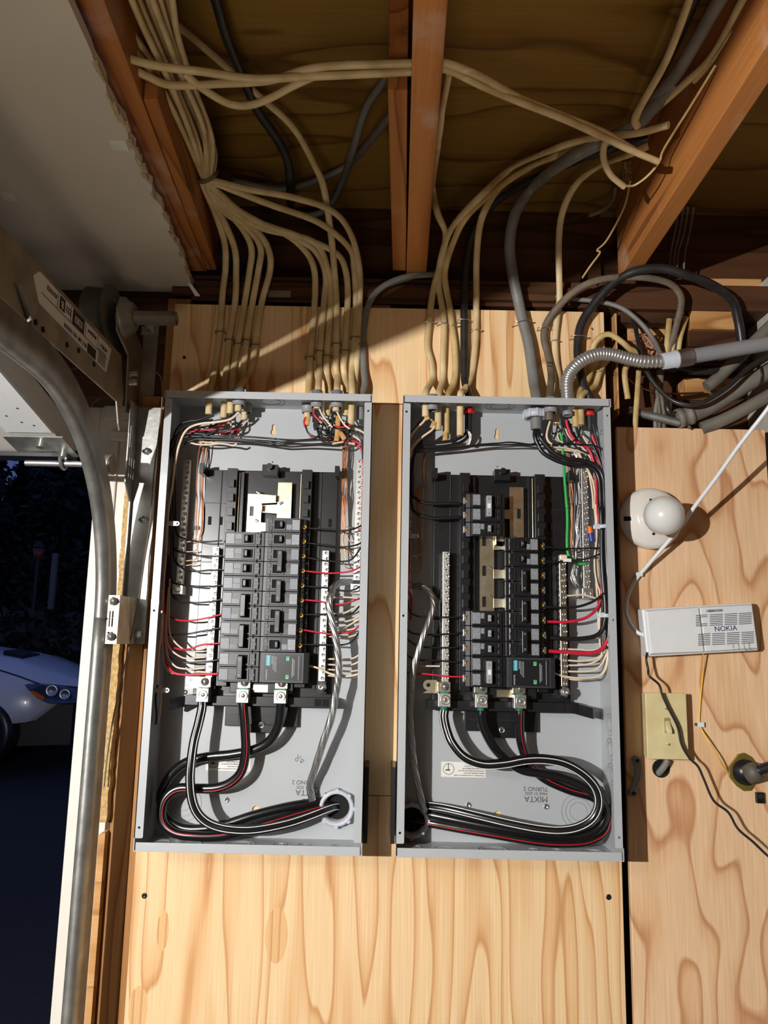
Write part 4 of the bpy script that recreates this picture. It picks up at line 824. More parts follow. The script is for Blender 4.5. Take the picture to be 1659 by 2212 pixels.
rightc('yellowed cable arching up and over the metal hose', [V(1356, 862, 0.0), V(1350, 800, 0.005), V(1372, 765, 0.02), V(1358, 752, 0.03), V(1341, 737, 0.035), V(1315, 722, 0.035), V(1289, 735, 0.03), V(1276, 771, 0.02), V(1274, 810, 0.02), V(1258, 836, 0.03)], ROMEX2, 0.0056, 0.0045, end=(*D_(990, 430), 0.046))
rightc('yellowed cable kinked behind the metal hose', [V(1318, 770, 0.016), V(1302, 790, 0.012), V(1294, 808, 0.012), V(1286, 832, 0.016), V(1272, 843, 0.03)], ROMEX2, 0.0056, 0.0045, end=(*D_(1075, 400), 0.050))
rightc('pale cable stub hanging behind the metal hose', [V(1380, 800, -0.01), V(1376, 860, 0.0), V(1373, 905, 0.005), V(1372, 940, -0.015)], ROMEX2, 0.0052, 0.004)
rightc('thin grey cable arching towards the white coupling', [V(1200, 640, -0.003), V(1240, 646, 0.002), V(1302, 653, 0.012), V(1347, 668, 0.02), V(1386, 700, 0.02), V(1412, 735, 0.015), V(1427, 765, 0.0)], GREYJ, 0.0046, 0.0046)
rightc('thin black cable sagging in front of the dusty conduit', [V(1368, 690, -0.03), V(1372, 705, -0.02), V(1380, 742, 0.0), V(1393, 794, 0.02), V(1422, 839, 0.03), V(1461, 869, 0.045), V(1510, 872, 0.055), V(1568, 839, 0.06), V(1617, 794, 0.06), V(1665, 765, 0.06)], BLKJ, 0.0042, 0.0042)
rightc('black cable coiled under the white coupling', [V(1450, 800, -0.01), V(1470, 795, 0.0), V(1500, 803, 0.005), V(1540, 802, 0.0), V(1570, 796, -0.02)], BLKJ, 0.0062, 0.0062)
rightc('black cable drooping behind the conduit clamp', [V(1437, 860, -0.02), V(1443, 885, -0.01), V(1458, 905, -0.02), V(1470, 922, -0.04)], BLKJ, 0.0062, 0.0062)
rightc('pale cable standing upright against the blocking', [V(1446, 690, -0.02), V(1443, 720, -0.018), V(1440, 760, -0.02), V(1438, 800, -0.03)], ROMEX2, 0.0058, 0.0045)
rightc('second pale cable upright against the blocking', [V(1461, 690, -0.018), V(1458, 720, -0.016), V(1452, 760, -0.02), V(1450, 800, -0.03)], ROMEX2, 0.0050, 0.0045)
rightc('pale cable leaning behind the brown loop', [V(1483, 685, -0.02), V(1475, 710, -0.018), V(1468, 740, -0.02), V(1462, 800, -0.03)], ROMEX2, 0.0048, 0.004)
for lab, x0, x1, m in (('grey cable dropping to the right plywood edge', 1424, 1416, GREYJ), ('brown cable dropping to the right plywood edge', 1430, 1434, BROWNJ), ('pale brown cable dropping to the right plywood edge', 1422, 1424, BROWNJ)):
    rightc(lab, [V(x0, 800, -0.015), V(x0-2, 850, -0.015), V(x1, 890, -0.016), V(x1, 935, -0.02)], m, 0.0042, 0.0042)
# cables in the bay at the upper right
rightc('cream cable running up the bay and hooked at its foot', [VZ(1500, -40, 1.11), VZ(1489, 0, 1.11), VZ(1440, 128, 1.11), VZ(1387, 224, 1.11), VZ(1372, 258, 1.105), VZ(1378, 275, 1.10)], r=0.0062)
rightc('grey cable running up beside the right joist', [VZ(1580, -40, 1.14), VZ(1555, 0, 1.14), VZ(1467, 151, 1.14), VZ(1412, 220, 1.14), VZ(1385, 265, 1.14)], GREYJ, 0.0095, 0.0085)
rightc('black cable half hidden behind the grey one in the right bay', [VZ(1520, -40, 1.17), VZ(1500, 0, 1.17), VZ(1450, 110, 1.17), VZ(1400, 205, 1.17)], BLKJ, 0.008, 0.008)
rightc('inner cream cable along the right joist', [VZ(1625, -40, 1.13), VZ(1604, 0, 1.13), VZ(1540, 119, 1.13), VZ(1476, 183, 1.13), VZ(1412, 240, 1.13), VZ(1395, 262, 1.13)], r=0.0060)
rightc('outer cream cable along the right joist', [VZ(1660, -30, 1.12), VZ(1632, 9, 1.12), VZ(1586, 69, 1.12), VZ(1545, 125, 1.125), VZ(1500, 175, 1.13)], r=0.0045)
rightc('cream cable end curling below the crossing cables', [VZ(1330, 295, 1.09), VZ(1310, 305, 1.085), VZ(1303, 325, 1.075), VZ(1306, 352, 1.065), VZ(1321, 380, 1.055), VZ(1348, 403, 1.05)], r=0.0052)
rightc('thin frayed strand running down the right joist', [VZ(1545, 142, 1.10), VZ(1495, 224, 1.09), VZ(1435, 320, 1.08), VZ(1424, 350, 1.07), VZ(1399, 380, 1.06), VZ(1371, 400, 1.055), VZ(1352, 402, 1.05)], ROMEX2, 0.0018, 0.0018)
rightc('thin frayed strand dangling over the dark rim', [V(1362, 390, 0.15), V(1348, 448, 0.11), V(1312, 517, 0.07), V(1290, 540, 0.06), V(1296, 546, 0.06), V(1275, 575, 0.055), V(1258, 600, 0.055)], ROMEX2, 0.0018, 0.0018)
rightc('short grey cable stub hanging in the right bay', [V(1330, 405, 0.05), V(1325, 430, 0.04), V(1305, 452, 0.035), V(1272, 466, 0.035)], BROWNJ, 0.0042, 0.0042)
rightc('thin cord running low along the wall plate', [V(830, 620, 0.0), V(900, 598, 0.0), V(930, 594, -0.0)], GREYJ, 0.003, 0.003)
fr = MB(); rr = random.Random(4)
for i in range(26):
    a = V(1358+rr.uniform(-10, 12), 352+rr.uniform(-6, 12), 0.10); b = a+Vector((rr.uniform(-0.008, 0.008), rr.uniform(-0.004, 0.004), -rr.uniform(0.015, 0.05)))
    fr.tube([a, (a+b)/2+Vector((rr.uniform(-.004, .004), 0, 0)), b], 0.0006, seg=4, sub=3)
o = tag(fr.build('frayed_paper', KRAFT), 'wisps of frayed paper hanging in the right joist bay', 'frayed paper'); o['kind'] = 'stuff'
for k, (xa, xb) in enumerate(((1452, 1446), (1462, 1455), (1472, 1462), (1484, 1477))):
    tag(MB().tube([VZ(xa+14, 450, 1.06), V(xa+6, 500, 0.02), V(xb+2, 550, 0.0), V(xb, 600, -0.02)], 0.0022, seg=6).build('bell_wire', BROWNJ), '%s thin brown wire hanging behind the right joist' % ('leftmost', 'second', 'third', 'rightmost')[k], 'wire', 'thin wires behind the right joist')
# staples over the cables on the plywood
def staple(px, py, w, label, d=0.0165, m=CHROME, tilt=0.0):
    c = V(px, py, d); h = w/2; y0 = 0.001
    pts = [(c.x-h, y0, c.z-tilt), (c.x-h, c.y+0.002, c.z-tilt), (c.x-h*0.85, c.y-0.0008, c.z-tilt), (c.x+h*0.85, c.y-0.0008, c.z+tilt), (c.x+h, c.y+0.002, c.z+tilt), (c.x+h, y0, c.z+tilt)]
    tag(MB().tube(pts, 0.0009, seg=6, smooth=False, nrm=(0.1, 0.3, 1)).build('cable_staple', m), label, 'staple', 'cable staples on the plywood')
STN = mat('dull_staple', S(120, 112, 100), 0.4, 0.9)
for (px, py, w, lab) in ((474, 716, .017, 'staple over the leftmost cream cable'), (494, 733, .017, 'staple over the second cream cable from the left'), (513, 742, .017, 'staple over the third cream cable from the left'),
    (532, 734, .017, 'staple over the fourth cream cable from the left'), (550, 744, .018, 'staple over the fifth cream cable from the left'), (668, 771, .017, 'staple over the first cable of the second bunch'), (690, 758, .017, 'staple over the second cable of the second bunch'),
    (706, 768, .017, 'staple over the third cable of the second bunch'), (727, 742, .018, 'staple over the fourth cable of the second bunch'), (745, 757, .018, 'staple over the fifth cable of the second bunch'), (767, 728, .017, 'staple over the sixth cable of the second bunch'), (784, 743, .017, 'staple over the flat grey cable')):
    staple(px, py, w, lab, m=STN)
for (px, py, w, lab, d) in ((927, 695, .017, 'staple over the cable beside the middle joist', .0165), (956, 698, .020, 'slanted staple over the second cable of the right panel', .0165), (978, 702, .017, 'staple over the yellowed cable of the right panel', .0165), (1003, 690, .022, 'bright staple over the straight black cable', .023), (1029, 712, .018, 'staple over the cable right of the black one', .0165),
    (1128, 693, .030, 'wide staple over the thick grey cable', .0285), (1176, 707, .021, 'staple over the brown marked cable', .022), (1198, 735, .017, 'staple over the cable behind the brown one', .0165), (1251, 725, .026, 'white staple over the looping black cable', .026), (1297, 801, .014, 'staple over the kinked yellowed cable', .018)):
    staple(px, py, w, lab, d, tilt=0.002 if 'wide' in lab else 0.0)
# grey collars and bushings on the panel tops
def collar(px, dk, r, label, m=PVC, h=0.014, name='cable_connector', below=0.0):
    x = V(px, 850, dk).x; o = thing(name, label, 'cable connector', (x, -dk, TOPZ))
    MB().lathe((x, -dk, TOPZ-0.0015), (0, 0, 1), [(-0.016-below, r*0.92), (-0.016-below, r*1.08), (-0.004, r*1.12), (0.0017, r*1.12), (0.002, r), (h, r), (h, r*0.7), (0.0, r*0.7)], 20).build('collar', m, o)
    for s in (-1, 1): MB().box(x+s*r-0.002, x+s*r+0.002, -dk-0.003, -dk+0.003, TOPZ, TOPZ+h*0.8).build('clamp_tab', m, o)
    return o
collar(517, 0.072, 0.0102, 'grey collar on the left end of the left panel top', h=0.015)
collar(685, 0.070, 0.0095, 'first grey collar at the right end of the left panel top', h=0.015)
collar(728, 0.070, 0.0100, 'second grey collar at the right end of the left panel top', h=0.015)
collar(532, 0.030, 0.0105, 'shaded grey collar inside the left panel top', h=0.004)
collar(666, 0.035, 0.0100, 'shaded grey collar behind the red wire in the left panel', h=0.004)
collar(934, 0.066, 0.0100, 'grey collar on the left end of the right panel top', h=0.012)
collar(1189, 0.066, 0.0105, 'grey collar around the brown marked cable', h=0.012)
def ring(px, py, d, R, h, m, label, name='bushing', rib=0):
    c = V(px, py, d); o = thing(name, label, 'bushing', c)
    MB().lathe(c, (0, 0, -1), [(-h/2, R*0.75), (-h/2, R), (h/2, R), (h/2, R*0.72), (-h/2, R*0.72)], 24).build('ring', m, o)
    for i in range(rib):
        a = 2*math.pi*i/rib; MB().box(-0.0016, 0.0016, R*0.96, R*1.07, -h/2, h/2, Matrix.Translation(c) @ Matrix.Rotation(a, 4, 'Z')).build('rib', m, o)
ring(1013, 890, 0.034, 0.0098, 0.009, REDP, 'red plastic bushing left of the keyhole in the right panel')
ring(1273, 894, 0.036, 0.0090, 0.009, REDP, 'red plastic bushing at the right end of the right panel')
ring(1156, 896, 0.046, 0.0205, 0.014, PVCL, 'large light grey locknut around the thick grey cable', 'locknut', 10)
ring(1226, 893, 0.055, 0.0090, 0.008, PVC, 'small grey bushing below the metal hose')
# flexible metal hose, coupling and conduits at the right
hp = [V(1226, 858, 0.056), V(1225, 826, 0.058), V(1233, 803, 0.060), V(1256, 780, 0.064), V(1289, 766, 0.066), V(1321, 766, 0.066), V(1354, 774, 0.066), V(1390, 781, 0.066), V(1434, 781, 0.066)]
hp = [hp[0]+Vector((0, 0, -0.02))]+hp
mb = MB(); mb.tube(hp, 0.0112, seg=16, sub=20, rfun=lambda i, n: (1.07, 1.02, 0.93, 1.02)[i % 4])
tag(mb.build('flexible_conduit', HOSE), 'ribbed flexible metal conduit bending into the right panel', 'conduit')
cp = thing('conduit_coupling', 'light grey plastic coupling on the end of the metal hose', 'coupling', V(1462, 776, 0.066))
a, b = V(1430, 781, 0.066), V(1494, 770, 0.066); t = (b-a); L = t.length
MB().lathe(a, t, [(0, 0.010), (0, 0.0145), (L*0.45, 0.0150), (L*0.45, 0.0162), (L*0.52, 0.0166), (L*0.52, 0.0160), (L, 0.0162), (L, 0.0120)], 24).build('sleeve', PVCL, cp)
tag(MB().cyl(V(1488, 771, 0.066), V(1720, 732, 0.066), 0.0136, n=20).build('conduit', PVC), 'smooth grey plastic conduit leading right from the coupling', 'conduit')
cd_ = thing('conduit', 'dusty grey conduit with a clamp collar above the right plywood', 'conduit', V(1471, 901, 0.01))
MB().tube([V(1474, 902, 0.005), V(1526, 882, 0.012), V(1600, 838, 0.02), V(1690, 784, 0.03)], 0.0152, seg=16).build('pipe', PVCD, cd_)
a, b = V(1463, 905, 0.005), V(1492, 896, 0.008)
MB().lathe(a, b-a, [(0, 0.015), (0, 0.0185), (0.010, 0.0185), (0.011, 0.0165), (0.020, 0.0165), (0.021, 0.0185), (0.028, 0.0185), (0.028, 0.015)], 22).build('clamp_collar', PVCD, cd_)
c = V(1488, 921, 0.01); MB().cyl(c, c+Vector((0, -0.004, -0.004)), 0.003, n=8).build('clamp_screw', CHROME, cd_)
tag(MB().tube([V(1515, 925, 0.0), V(1560, 908, 0.008), V(1610, 883, 0.015), V(1690, 838, 0.022)], 0.0118, seg=14).build('conduit', PVCD), 'second dusty conduit just above the right plywood edge', 'conduit')
tag(MB().tube([V(1358, 887, -0.012), V(1400, 897, -0.010), V(1468, 914, -0.004)], 0.0080, seg=14).build('conduit', GALV), 'short bare steel conduit behind the dusty clamp', 'conduit')
tag(MB().tube([V(1526, 836, -0.01), V(1545, 822, -0.008), V(1600, 768, 0.0), V(1700, 670, 0.01)], 0.0118, seg=14).build('conduit', PVCD), 'round ended grey pipe slanting behind the smooth conduit', 'conduit')
tag(MB().tube([V(1352, 815, -0.03), V(1380, 835, -0.03), V(1430, 850, -0.03), V(1520, 848, -0.035)], 0.0020, seg=6).build('bare_wire', COP), 'bare copper wire low in the cavity behind the metal hose', 'wire')
tie = [V(1640, 812, 0.03)+Vector((math.cos(a)*0.004, math.cos(a)*0.017, math.sin(a)*0.018)) for a in [2*math.pi*i/12 for i in range(13)]]
tag(MB().tube(tie, 0.0018, seg=6).build('cable_tie', BLKJ), 'black tie round the dusty conduit at the right edge', 'cable tie')
# pink insulation tuft
rr = random.Random(8); mb = MB()
for i in range(60):
    a = V(1400+rr.gauss(0, 16), 748+rr.gauss(0, 12), -0.02); mb.tube([a, a+Vector((rr.uniform(-.008, .008), rr.uniform(-.006, .004), rr.uniform(-.008, .008))), a+Vector((rr.uniform(-.012, .012), rr.uniform(-.006, .004), rr.uniform(-.012, .012)))], 0.0022, seg=5, sub=2)
o = tag(mb.build('insulation_tuft', mat('pinkish_insulation', S(176, 130, 104), 0.95, var=0.3)), 'tuft of pinkish insulation in the cavity behind the metal hose', 'insulation'); o['kind'] = 'stuff'
# ================================================================== WIRES INSIDE THE PANELS
R14 = 0.00155
def wire(label, m, pts, r=R14, group=None, name=None, seg=7, sub=5):
    nm = name or {WBLK: 'black_wire', WRED: 'red_wire', WWHT: 'white_wire', COP: 'copper_wire', WGRN: 'green_wire', WGRY: 'grey_wire', ALUW: 'aluminium_strand'}[m]
    return tag(MB().tube(pts, r, seg=seg, sub=sub).build(nm, m), label, 'wire', group)
def A(d, *p): return cr(340, 840, 6.38, p, d)
def B(d, *p): return cr(600, 840, 7.213, p, d)
def Cc(d, *p): return cr(860, 860, 7.541, p, d)
def Dc(d, *p): return cr(1100, 860, 6.9125, p, d)
def E(d, *p): return cr(330, 1060, 5.267, p, d)
def Fc(d, *p): return cr(650, 1060, 5.267, p, d)
def G(d, *p): return cr(860, 1060, 5.267, p, d)
def Hc(d, *p): return cr(1170, 1060, 5.027, p, d)
# ---- left panel, left gutter
wire('thick pale wire sweeping from the collar down the left gutter', WWHT, A(.074, (1120, 330, .072), (1000, 420), (800, 460), (600, 480), (450, 530), (370, 610), (320, 720), (280, 850), (240, 1050), (205, 1350))+E(.074, (180, 200), (160, 450), (150, 700), (130, 950), (110, 1250), (95, 1600), (60, 1900), (52, 2200)), 0.0022)
LB = [('first', WBLK, [(790, 568), (640, 580), (480, 575), (350, 540), (265, 470)], 372, 0.056), ('second', WBLK, [(790, 742), (640, 745), (480, 735), (340, 700), (235, 640)], 368, 0.060),
      ('third', WBLK, [(790, 895), (640, 905), (460, 918), (340, 885), (240, 760)], 370, 0.052), ('fourth', WBLK, [(790, 1075), (640, 1088), (450, 1085), (300, 1065), (210, 1010)], 364, 0.060),
      ('fifth', WBLK, [(790, 1235), (640, 1265), (450, 1275), (300, 1255), (205, 1140)], 368, 0.064), ('sixth', WRED, [(780, 1408), (560, 1460), (400, 1480), (265, 1465), (185, 1390)], 366, 0.054),
      ('seventh', WBLK, [(775, 1560), (560, 1600), (400, 1630), (250, 1640), (165, 1610)], 362, 0.060), ('eighth', WRED, [(765, 1735), (560, 1755), (400, 1805), (270, 1795), (180, 1730)], 364, 0.052),
      ('ninth', WBLK, [(765, 1920), (640, 1940), (480, 1955), (330, 1955), (220, 1920), (150, 1790)], 360, 0.058), ('tenth', WRED, [(740, 2085), (560, 2090), (380, 2095), (235, 2068), (150, 1950), (120, 1800)], 358, 0.064)]
for k, (nth, m, p, xt, dt) in enumerate(LB):
    q = E(0.058, *p); q[-1] = E(0.030, p[-1])[0]; q[-2] = E(0.046, p[-2])[0]; ex, ey = 330+p[-1][0]/5.267, 1060+p[-1][1]/5.267
    up = []
    y = ey-55
    while y > 985: up.append(V(ex+(xt-ex)*min(1, (ey-y)/330), y, dt-0.022)); y -= 70
    a0 = [V(xt+2, 965, dt), V(378+k*1.3, 945-k*1.5, dt+.004), V(398+k, 926-k*1.2, dt+.004), V(436+k*3, 914-k*1.0, dt)]
    if m is WRED: up, a0 = up[:2], []
    wire('%s %s wire down the left column of breakers, left panel' % (nth, 'red' if m is WRED else 'black'), m, q+up+a0, 0.0022 if nth == 'tenth' else R14, 'branch wires of the left panel')
for k, p in enumerate(([(590, 1828), (470, 1830), (370, 1815), (250, 1720), (190, 1600), (185, 1300), (195, 1000)], [(590, 1893), (450, 1905), (340, 1900), (210, 1810), (160, 1680), (160, 1400), (180, 1100)], [(590, 2015), (470, 2030), (350, 2025), (260, 2000), (180, 1900), (145, 1700), (150, 1400)], [(600, 2075), (420, 2090), (300, 2085), (190, 2060), (130, 1950), (110, 1700), (120, 1400)])):
    wire('%s cream wire entering the lower left neutral bar, left panel' % ('first', 'second', 'third', 'fourth')[k], WWHT, E(0.046, *p), R14, 'neutral wires of the left panel')
for k, p in enumerate(([(700, 380), (560, 430), (420, 450), (320, 490), (250, 580), (215, 700), (205, 900)], [(780, 365), (600, 450), (440, 490), (340, 540), (270, 650), (235, 800), (225, 980)], [(1070, 315), (950, 400), (800, 440), (600, 470), (430, 505), (310, 590), (255, 720), (240, 900)])):
    wire('%s black wire curving left from the cable ends, left panel' % ('upper', 'middle', 'lower')[k], WBLK, A(.062-.004*k, *p), R14+.0002)
wire('red wire curving left from the shaded collar, left panel', WRED, A(.045, (1165, 490, .032), (1080, 560), (950, 590), (800, 585), (650, 565), (550, 580), (450, 600), (330, 680), (280, 780)), R14)
wire('short red wire half hidden behind the crossing blacks, left panel', WRED, A(.040, (880, 535), (800, 560), (700, 550), (600, 575), (500, 560), (400, 580)), R14)
wire('black wire running beside the red one, left panel', WBLK, A(.048, (1160, 450, .032), (1080, 540), (900, 580), (760, 570), (660, 540), (560, 520), (430, 540)), R14)
wire('short black wire crossing over the red one, left panel', WBLK, A(.055, (880, 510), (790, 580), (700, 630), (600, 650)), R14)
wire('top long black wire crossing the left panel', WBLK, A(.050, (330, 640), (420, 615), (600, 620), (800, 650), (1000, 650), (1300, 665), (1600, 688))+B(.052, (0, 785), (300, 800), (550, 780), (640, 720), (690, 620), (700, 520), (640, 470), (590, 400), (590, 320)), R14+.0002)
wire('middle long black wire crossing the left panel', WBLK, A(.052, (310, 700), (420, 660), (560, 655), (800, 665), (1000, 680), (1250, 705), (1560, 735))+B(.056, (0, 835), (300, 815), (600, 800), (780, 780), (830, 700), (850, 560), (862, 340)), R14+.0003)
wire('bottom long black wire crossing the left panel', WBLK, A(.056, (345, 800), (400, 740), (470, 715), (560, 690), (800, 700), (1000, 702), (1200, 715), (1560, 765))+B(.060, (0, 870), (300, 860), (600, 872), (900, 890), (1000, 870), (1070, 790), (1100, 680), (1090, 590), (1060, 530)), R14+.0003)
wire('short pale wire ending under the long blacks, left panel', WWHT, A(.050, (450, 740), (550, 765), (700, 770), (850, 755), (960, 765), (1040, 780), (1095, 757)), R14+.0002)
wire('pale wire stub behind the short pale one, left panel', WWHT, A(.040, (560, 730), (650, 735), (800, 745), (880, 755)), R14)
for k, p in enumerate(((1010, 420, 1005, 640), (1120, 540, 1115, 650), (860, 560, 862, 640))):
    wire('short white wire hanging behind the cable ends, left panel', WWHT, A(.020, (p[0], p[1]), ((p[0]+p[2])/2+6, (p[1]+p[3])/2), (p[2], p[3])), R14, 'white stubs behind the cable ends')
for k, (a, e) in enumerate((([(620, 700), (620, 790), (625, 900), (595, 1100), (588, 1404)], [(540, 100), (520, 300), (510, 450), (470, 560), (390, 585)]), ([(640, 700), (640, 900), (630, 1100), (610, 1404)], [(560, 100), (560, 300), (550, 450), (520, 560), (500, 660), (460, 690), (385, 695)]),
                            ([(690, 760), (670, 950), (640, 1100), (620, 1404)], [(575, 150), (575, 350), (560, 480), (510, 600), (505, 720), (480, 780), (380, 800)]), ([(590, 760), (560, 950), (545, 1150), (538, 1404)], [(505, 100), (495, 300), (490, 500), (512, 700), (508, 790), (470, 835), (380, 850)]))):
    wire('%s bare copper wire hanging in the left gutter, left panel' % ('first', 'second', 'third', 'fourth')[k], COP, A(.022, *a)+E(.024, *e), 0.0011, 'copper ground wires in the left gutter')
# ---- left panel, right gutter
RB = [('first', WBLK, [(60, 420), (110, 427), (300, 440), (480, 455), (600, 435), (712, 380)]), ('second', WBLK, [(60, 590), (100, 598), (300, 620), (480, 640), (620, 620), (708, 575)]), ('third', WBLK, [(55, 755), (110, 768), (270, 795), (480, 805), (590, 770), (695, 625)]),
      ('fourth', WRED, [(50, 915), (110, 920), (300, 938), (480, 930), (600, 905), (698, 848)]), ('fifth', WBLK, [(45, 1085), (100, 1090), (300, 1105), (500, 1140), (620, 1120), (695, 1065)]), ('sixth', WRED, [(40, 1243), (85, 1245), (250, 1265), (380, 1290), (500, 1285), (620, 1245), (692, 1205)]),
      ('seventh', WBLK, [(35, 1410), (75, 1410), (300, 1405), (450, 1420), (580, 1395), (690, 1285)]), ('eighth', WRED, [(35, 1585), (95, 1595), (250, 1620), (330, 1630), (450, 1625), (580, 1600), (682, 1525)]), ('ninth', WBLK, [(25, 1750), (100, 1750), (300, 1755), (460, 1755), (580, 1715), (676, 1585)])]
for nth, m, p in RB:
    q = Fc(0.056, *p); q[0].y = -0.057; q[-1].y = -0.050
    wire('%s %s wire down the right column of breakers, left panel' % (nth, 'red' if m is WRED else 'black'), m, q, R14, 'branch wires of the left panel')
for k, p in enumerate(([(300, 1212), (375, 1215), (450, 1210), (560, 1215), (660, 1228)], [(300, 1400), (380, 1400), (480, 1395), (600, 1340), (688, 1278)], [(295, 1490), (380, 1490), (500, 1490), (600, 1460), (684, 1412)], [(290, 1560), (390, 1560), (500, 1550), (600, 1500), (684, 1437)], [(290, 1590), (420, 1588), (500, 1590), (600, 1570), (680, 1538)], [(285, 1655), (450, 1670), (560, 1660), (675, 1618)],
      [(275, 1915), (400, 1915), (550, 1915), (620, 1895), (672, 1858)], [(275, 1975), (450, 1985), (550, 1985), (620, 1965), (672, 1933)], [(270, 2030), (450, 2045), (560, 2055), (670, 2040)], [(270, 2100), (450, 2115), (600, 2120), (666, 2108)])):
    wire('%s cream wire from the right neutral bar to the right wall, left panel' % ('first', 'second', 'third', 'fourth', 'fifth', 'sixth', 'seventh', 'eighth', 'ninth', 'tenth')[k], WWHT, Fc(0.034, *p), R14, 'neutral wires of the left panel')
wire('pale printed wire from the surge protector, left panel', WWHT, Fc(0.05, (85, 1990), (200, 2020), (330, 2080), (450, 2108), (560, 2108), (664, 2083)), R14+.0003)
wire('pale wire stub on the surge protector side of the left neutral bar', WWHT, E(0.05, (640, 2075), (560, 2060), (500, 2058)), R14)
for k, (b, f) in enumerate((([(1010, 840), (1015, 1000), (1010, 1200), (1000, 1587)], [(470, 60), (480, 200), (490, 330), (520, 410), (590, 420), (640, 415)]), ([(1060, 840), (1040, 1100), (1060, 1300), (1025, 1587)], [(500, 100), (490, 300), (500, 450), (560, 580), (630, 585)]), ([(1080, 850), (1070, 1000), (1050, 1250), (1080, 1450), (1060, 1587)], [(510, 150), (500, 400), (482, 560), (505, 680), (610, 705)]),
                            ([(1100, 860), (1090, 1100), (1070, 1300), (1085, 1587)], [(525, 100), (500, 300), (482, 500), (495, 650), (610, 660)]), ([(1035, 850), (1030, 1100), (1020, 1400), (1010, 1587)], [(470, 150), (478, 400), (477, 600), (520, 740), (615, 762)]), ([(1020, 850), (1045, 1150), (1040, 1400), (1030, 1587)], [(485, 200), (475, 500), (472, 700), (480, 820), (530, 880), (605, 885)]))):
    wire('%s bare copper wire hanging in the right gutter, left panel' % ('first', 'second', 'third', 'fourth', 'fifth', 'sixth')[k], COP, B(.024, *b)+Fc(.026, *f), 0.0011, 'copper ground wires in the right gutter')
wire('long red wire dropping down the right gutter, left panel', WRED, B(.040, (490, 720), (560, 780), (700, 800), (850, 805), (1000, 805), (1130, 815), (1230, 870), (1300, 950), (1330, 1100), (1332, 1400, .045), (1325, 1587, .05))+Fc(.046, (702, 50), (695, 250), (690, 470)), R14+.0001)
T1 = [('red wire looping beside the shaded collar, left panel', WRED, [(435, 440), (410, 500), (415, 560), (430, 600)], .04), ('red wire leaving the first collar, left panel', WRED, [(570, 300), (565, 400), (640, 480), (700, 520)], .068),
      ('white wire leaving the first collar, left panel', WWHT, [(645, 300), (700, 420), (790, 530), (850, 600)], .066), ('black wire looping low under the shaded collar, left panel', WBLK, [(430, 560), (470, 680), (560, 740), (700, 760), (900, 780)], .045),
      ('white wire leaving the second collar, left panel', WWHT, [(925, 360), (980, 470), (1050, 570), (1120, 620)], .068), ('short bright red wire below the second collar, left panel', WRED, [(890, 578), (980, 600), (1085, 580), (1160, 560)], .060),
      ('upper black wire bending to the right wall, left panel', WBLK, [(1060, 530), (1150, 580), (1250, 590), (1345, 605)], .056), ('middle black wire bending to the right wall, left panel', WBLK, [(880, 600), (1000, 640), (1130, 650), (1250, 700), (1335, 770)], .052),
      ('lower black wire bending to the right wall, left panel', WBLK, [(1100, 650), (1170, 680), (1250, 730), (1310, 830), (1325, 950), (1325, 1100)], .054), ('upper white wire bending to the right wall, left panel', WWHT, [(1100, 615), (1250, 640), (1345, 685)], .048),
      ('lower white wire bending to the right wall, left panel', WWHT, [(1130, 700), (1250, 780), (1345, 840)], .046), ('second red wire rounding the right corner, left panel', WRED, [(1100, 800), (1200, 820), (1290, 865), (1340, 930), (1345, 1100)], .046),
      ('white wire along the bottom of the tangle, left panel', WWHT, [(850, 860), (1000, 830), (1100, 845), (1200, 855)], .050)]
for lab, m, p, d in T1: wire(lab, m, B(d, *p), R14+.0002)
rr = random.Random(21)
for k in range(26):                                   # the thicket of short ends under the right hand collars
    x0 = rr.uniform(560, 1050); y0 = rr.uniform(420, 660); x1 = x0+rr.uniform(80, 300); y1 = y0+rr.uniform(40, 240); m = (WBLK, WBLK, COP, WWHT, WBLK)[k % 5]
    wire('short %s wire in the tangle under the right hand collars, left panel' % {WBLK: 'black', COP: 'copper', WWHT: 'white'}[m], m, B(.03, (x0, y0, .026+rr.random()*.02), ((x0+x1)/2+rr.uniform(-40, 40), (y0+y1)/2+rr.uniform(-30, 60)), (min(x1, 1320), min(y1, 840), .024+rr.random()*.025)), R14 if m is not COP else .0011, 'tangle under the right hand collars')
rr = random.Random(22)
for k in range(12):
    x0 = rr.uniform(720, 1180); y0 = rr.uniform(420, 540); x1 = x0-rr.uniform(100, 320); y1 = y0+rr.uniform(60, 190); m = (WBLK, COP, WBLK, WRED)[k % 4]
    wire('short %s wire in the tangle at the upper left, left panel' % {WBLK: 'black', COP: 'copper', WRED: 'red'}[m], m, A(.025, (x0, y0, .024), ((x0+x1)/2, (y0+y1)/2+rr.uniform(-40, 40)), (x1, y1, .03)), R14 if m is not COP else .0011, 'tangle at the upper left')
def scrap(label, d, pts, f):
    c = f(d, *pts); mb = MB().tube(c, 0.0045, 0.0006, seg=8, sub=4); tag(mb.build('paper_wrap', KRAFT), label, 'paper wrap')
scrap('torn kraft paper strip hanging below the second collar, left panel', .050, [(940, 420), (935, 560), (930, 680), (915, 810)], B)
scrap('torn kraft paper scrap beside the hanging strip, left panel', .052, [(970, 680), (1010, 730), (1040, 790)], B)
scrap('torn kraft paper at the shaded collar, left panel', .040, [(475, 440), (460, 510), (445, 575)], B)
def strand(label, pts, r):
    o = MB().tube(pts, r, seg=32, sub=9, twist=0.11, lobes=8).build('stranded_conductor', ALUW)
    return tag(o, label, 'conductor')
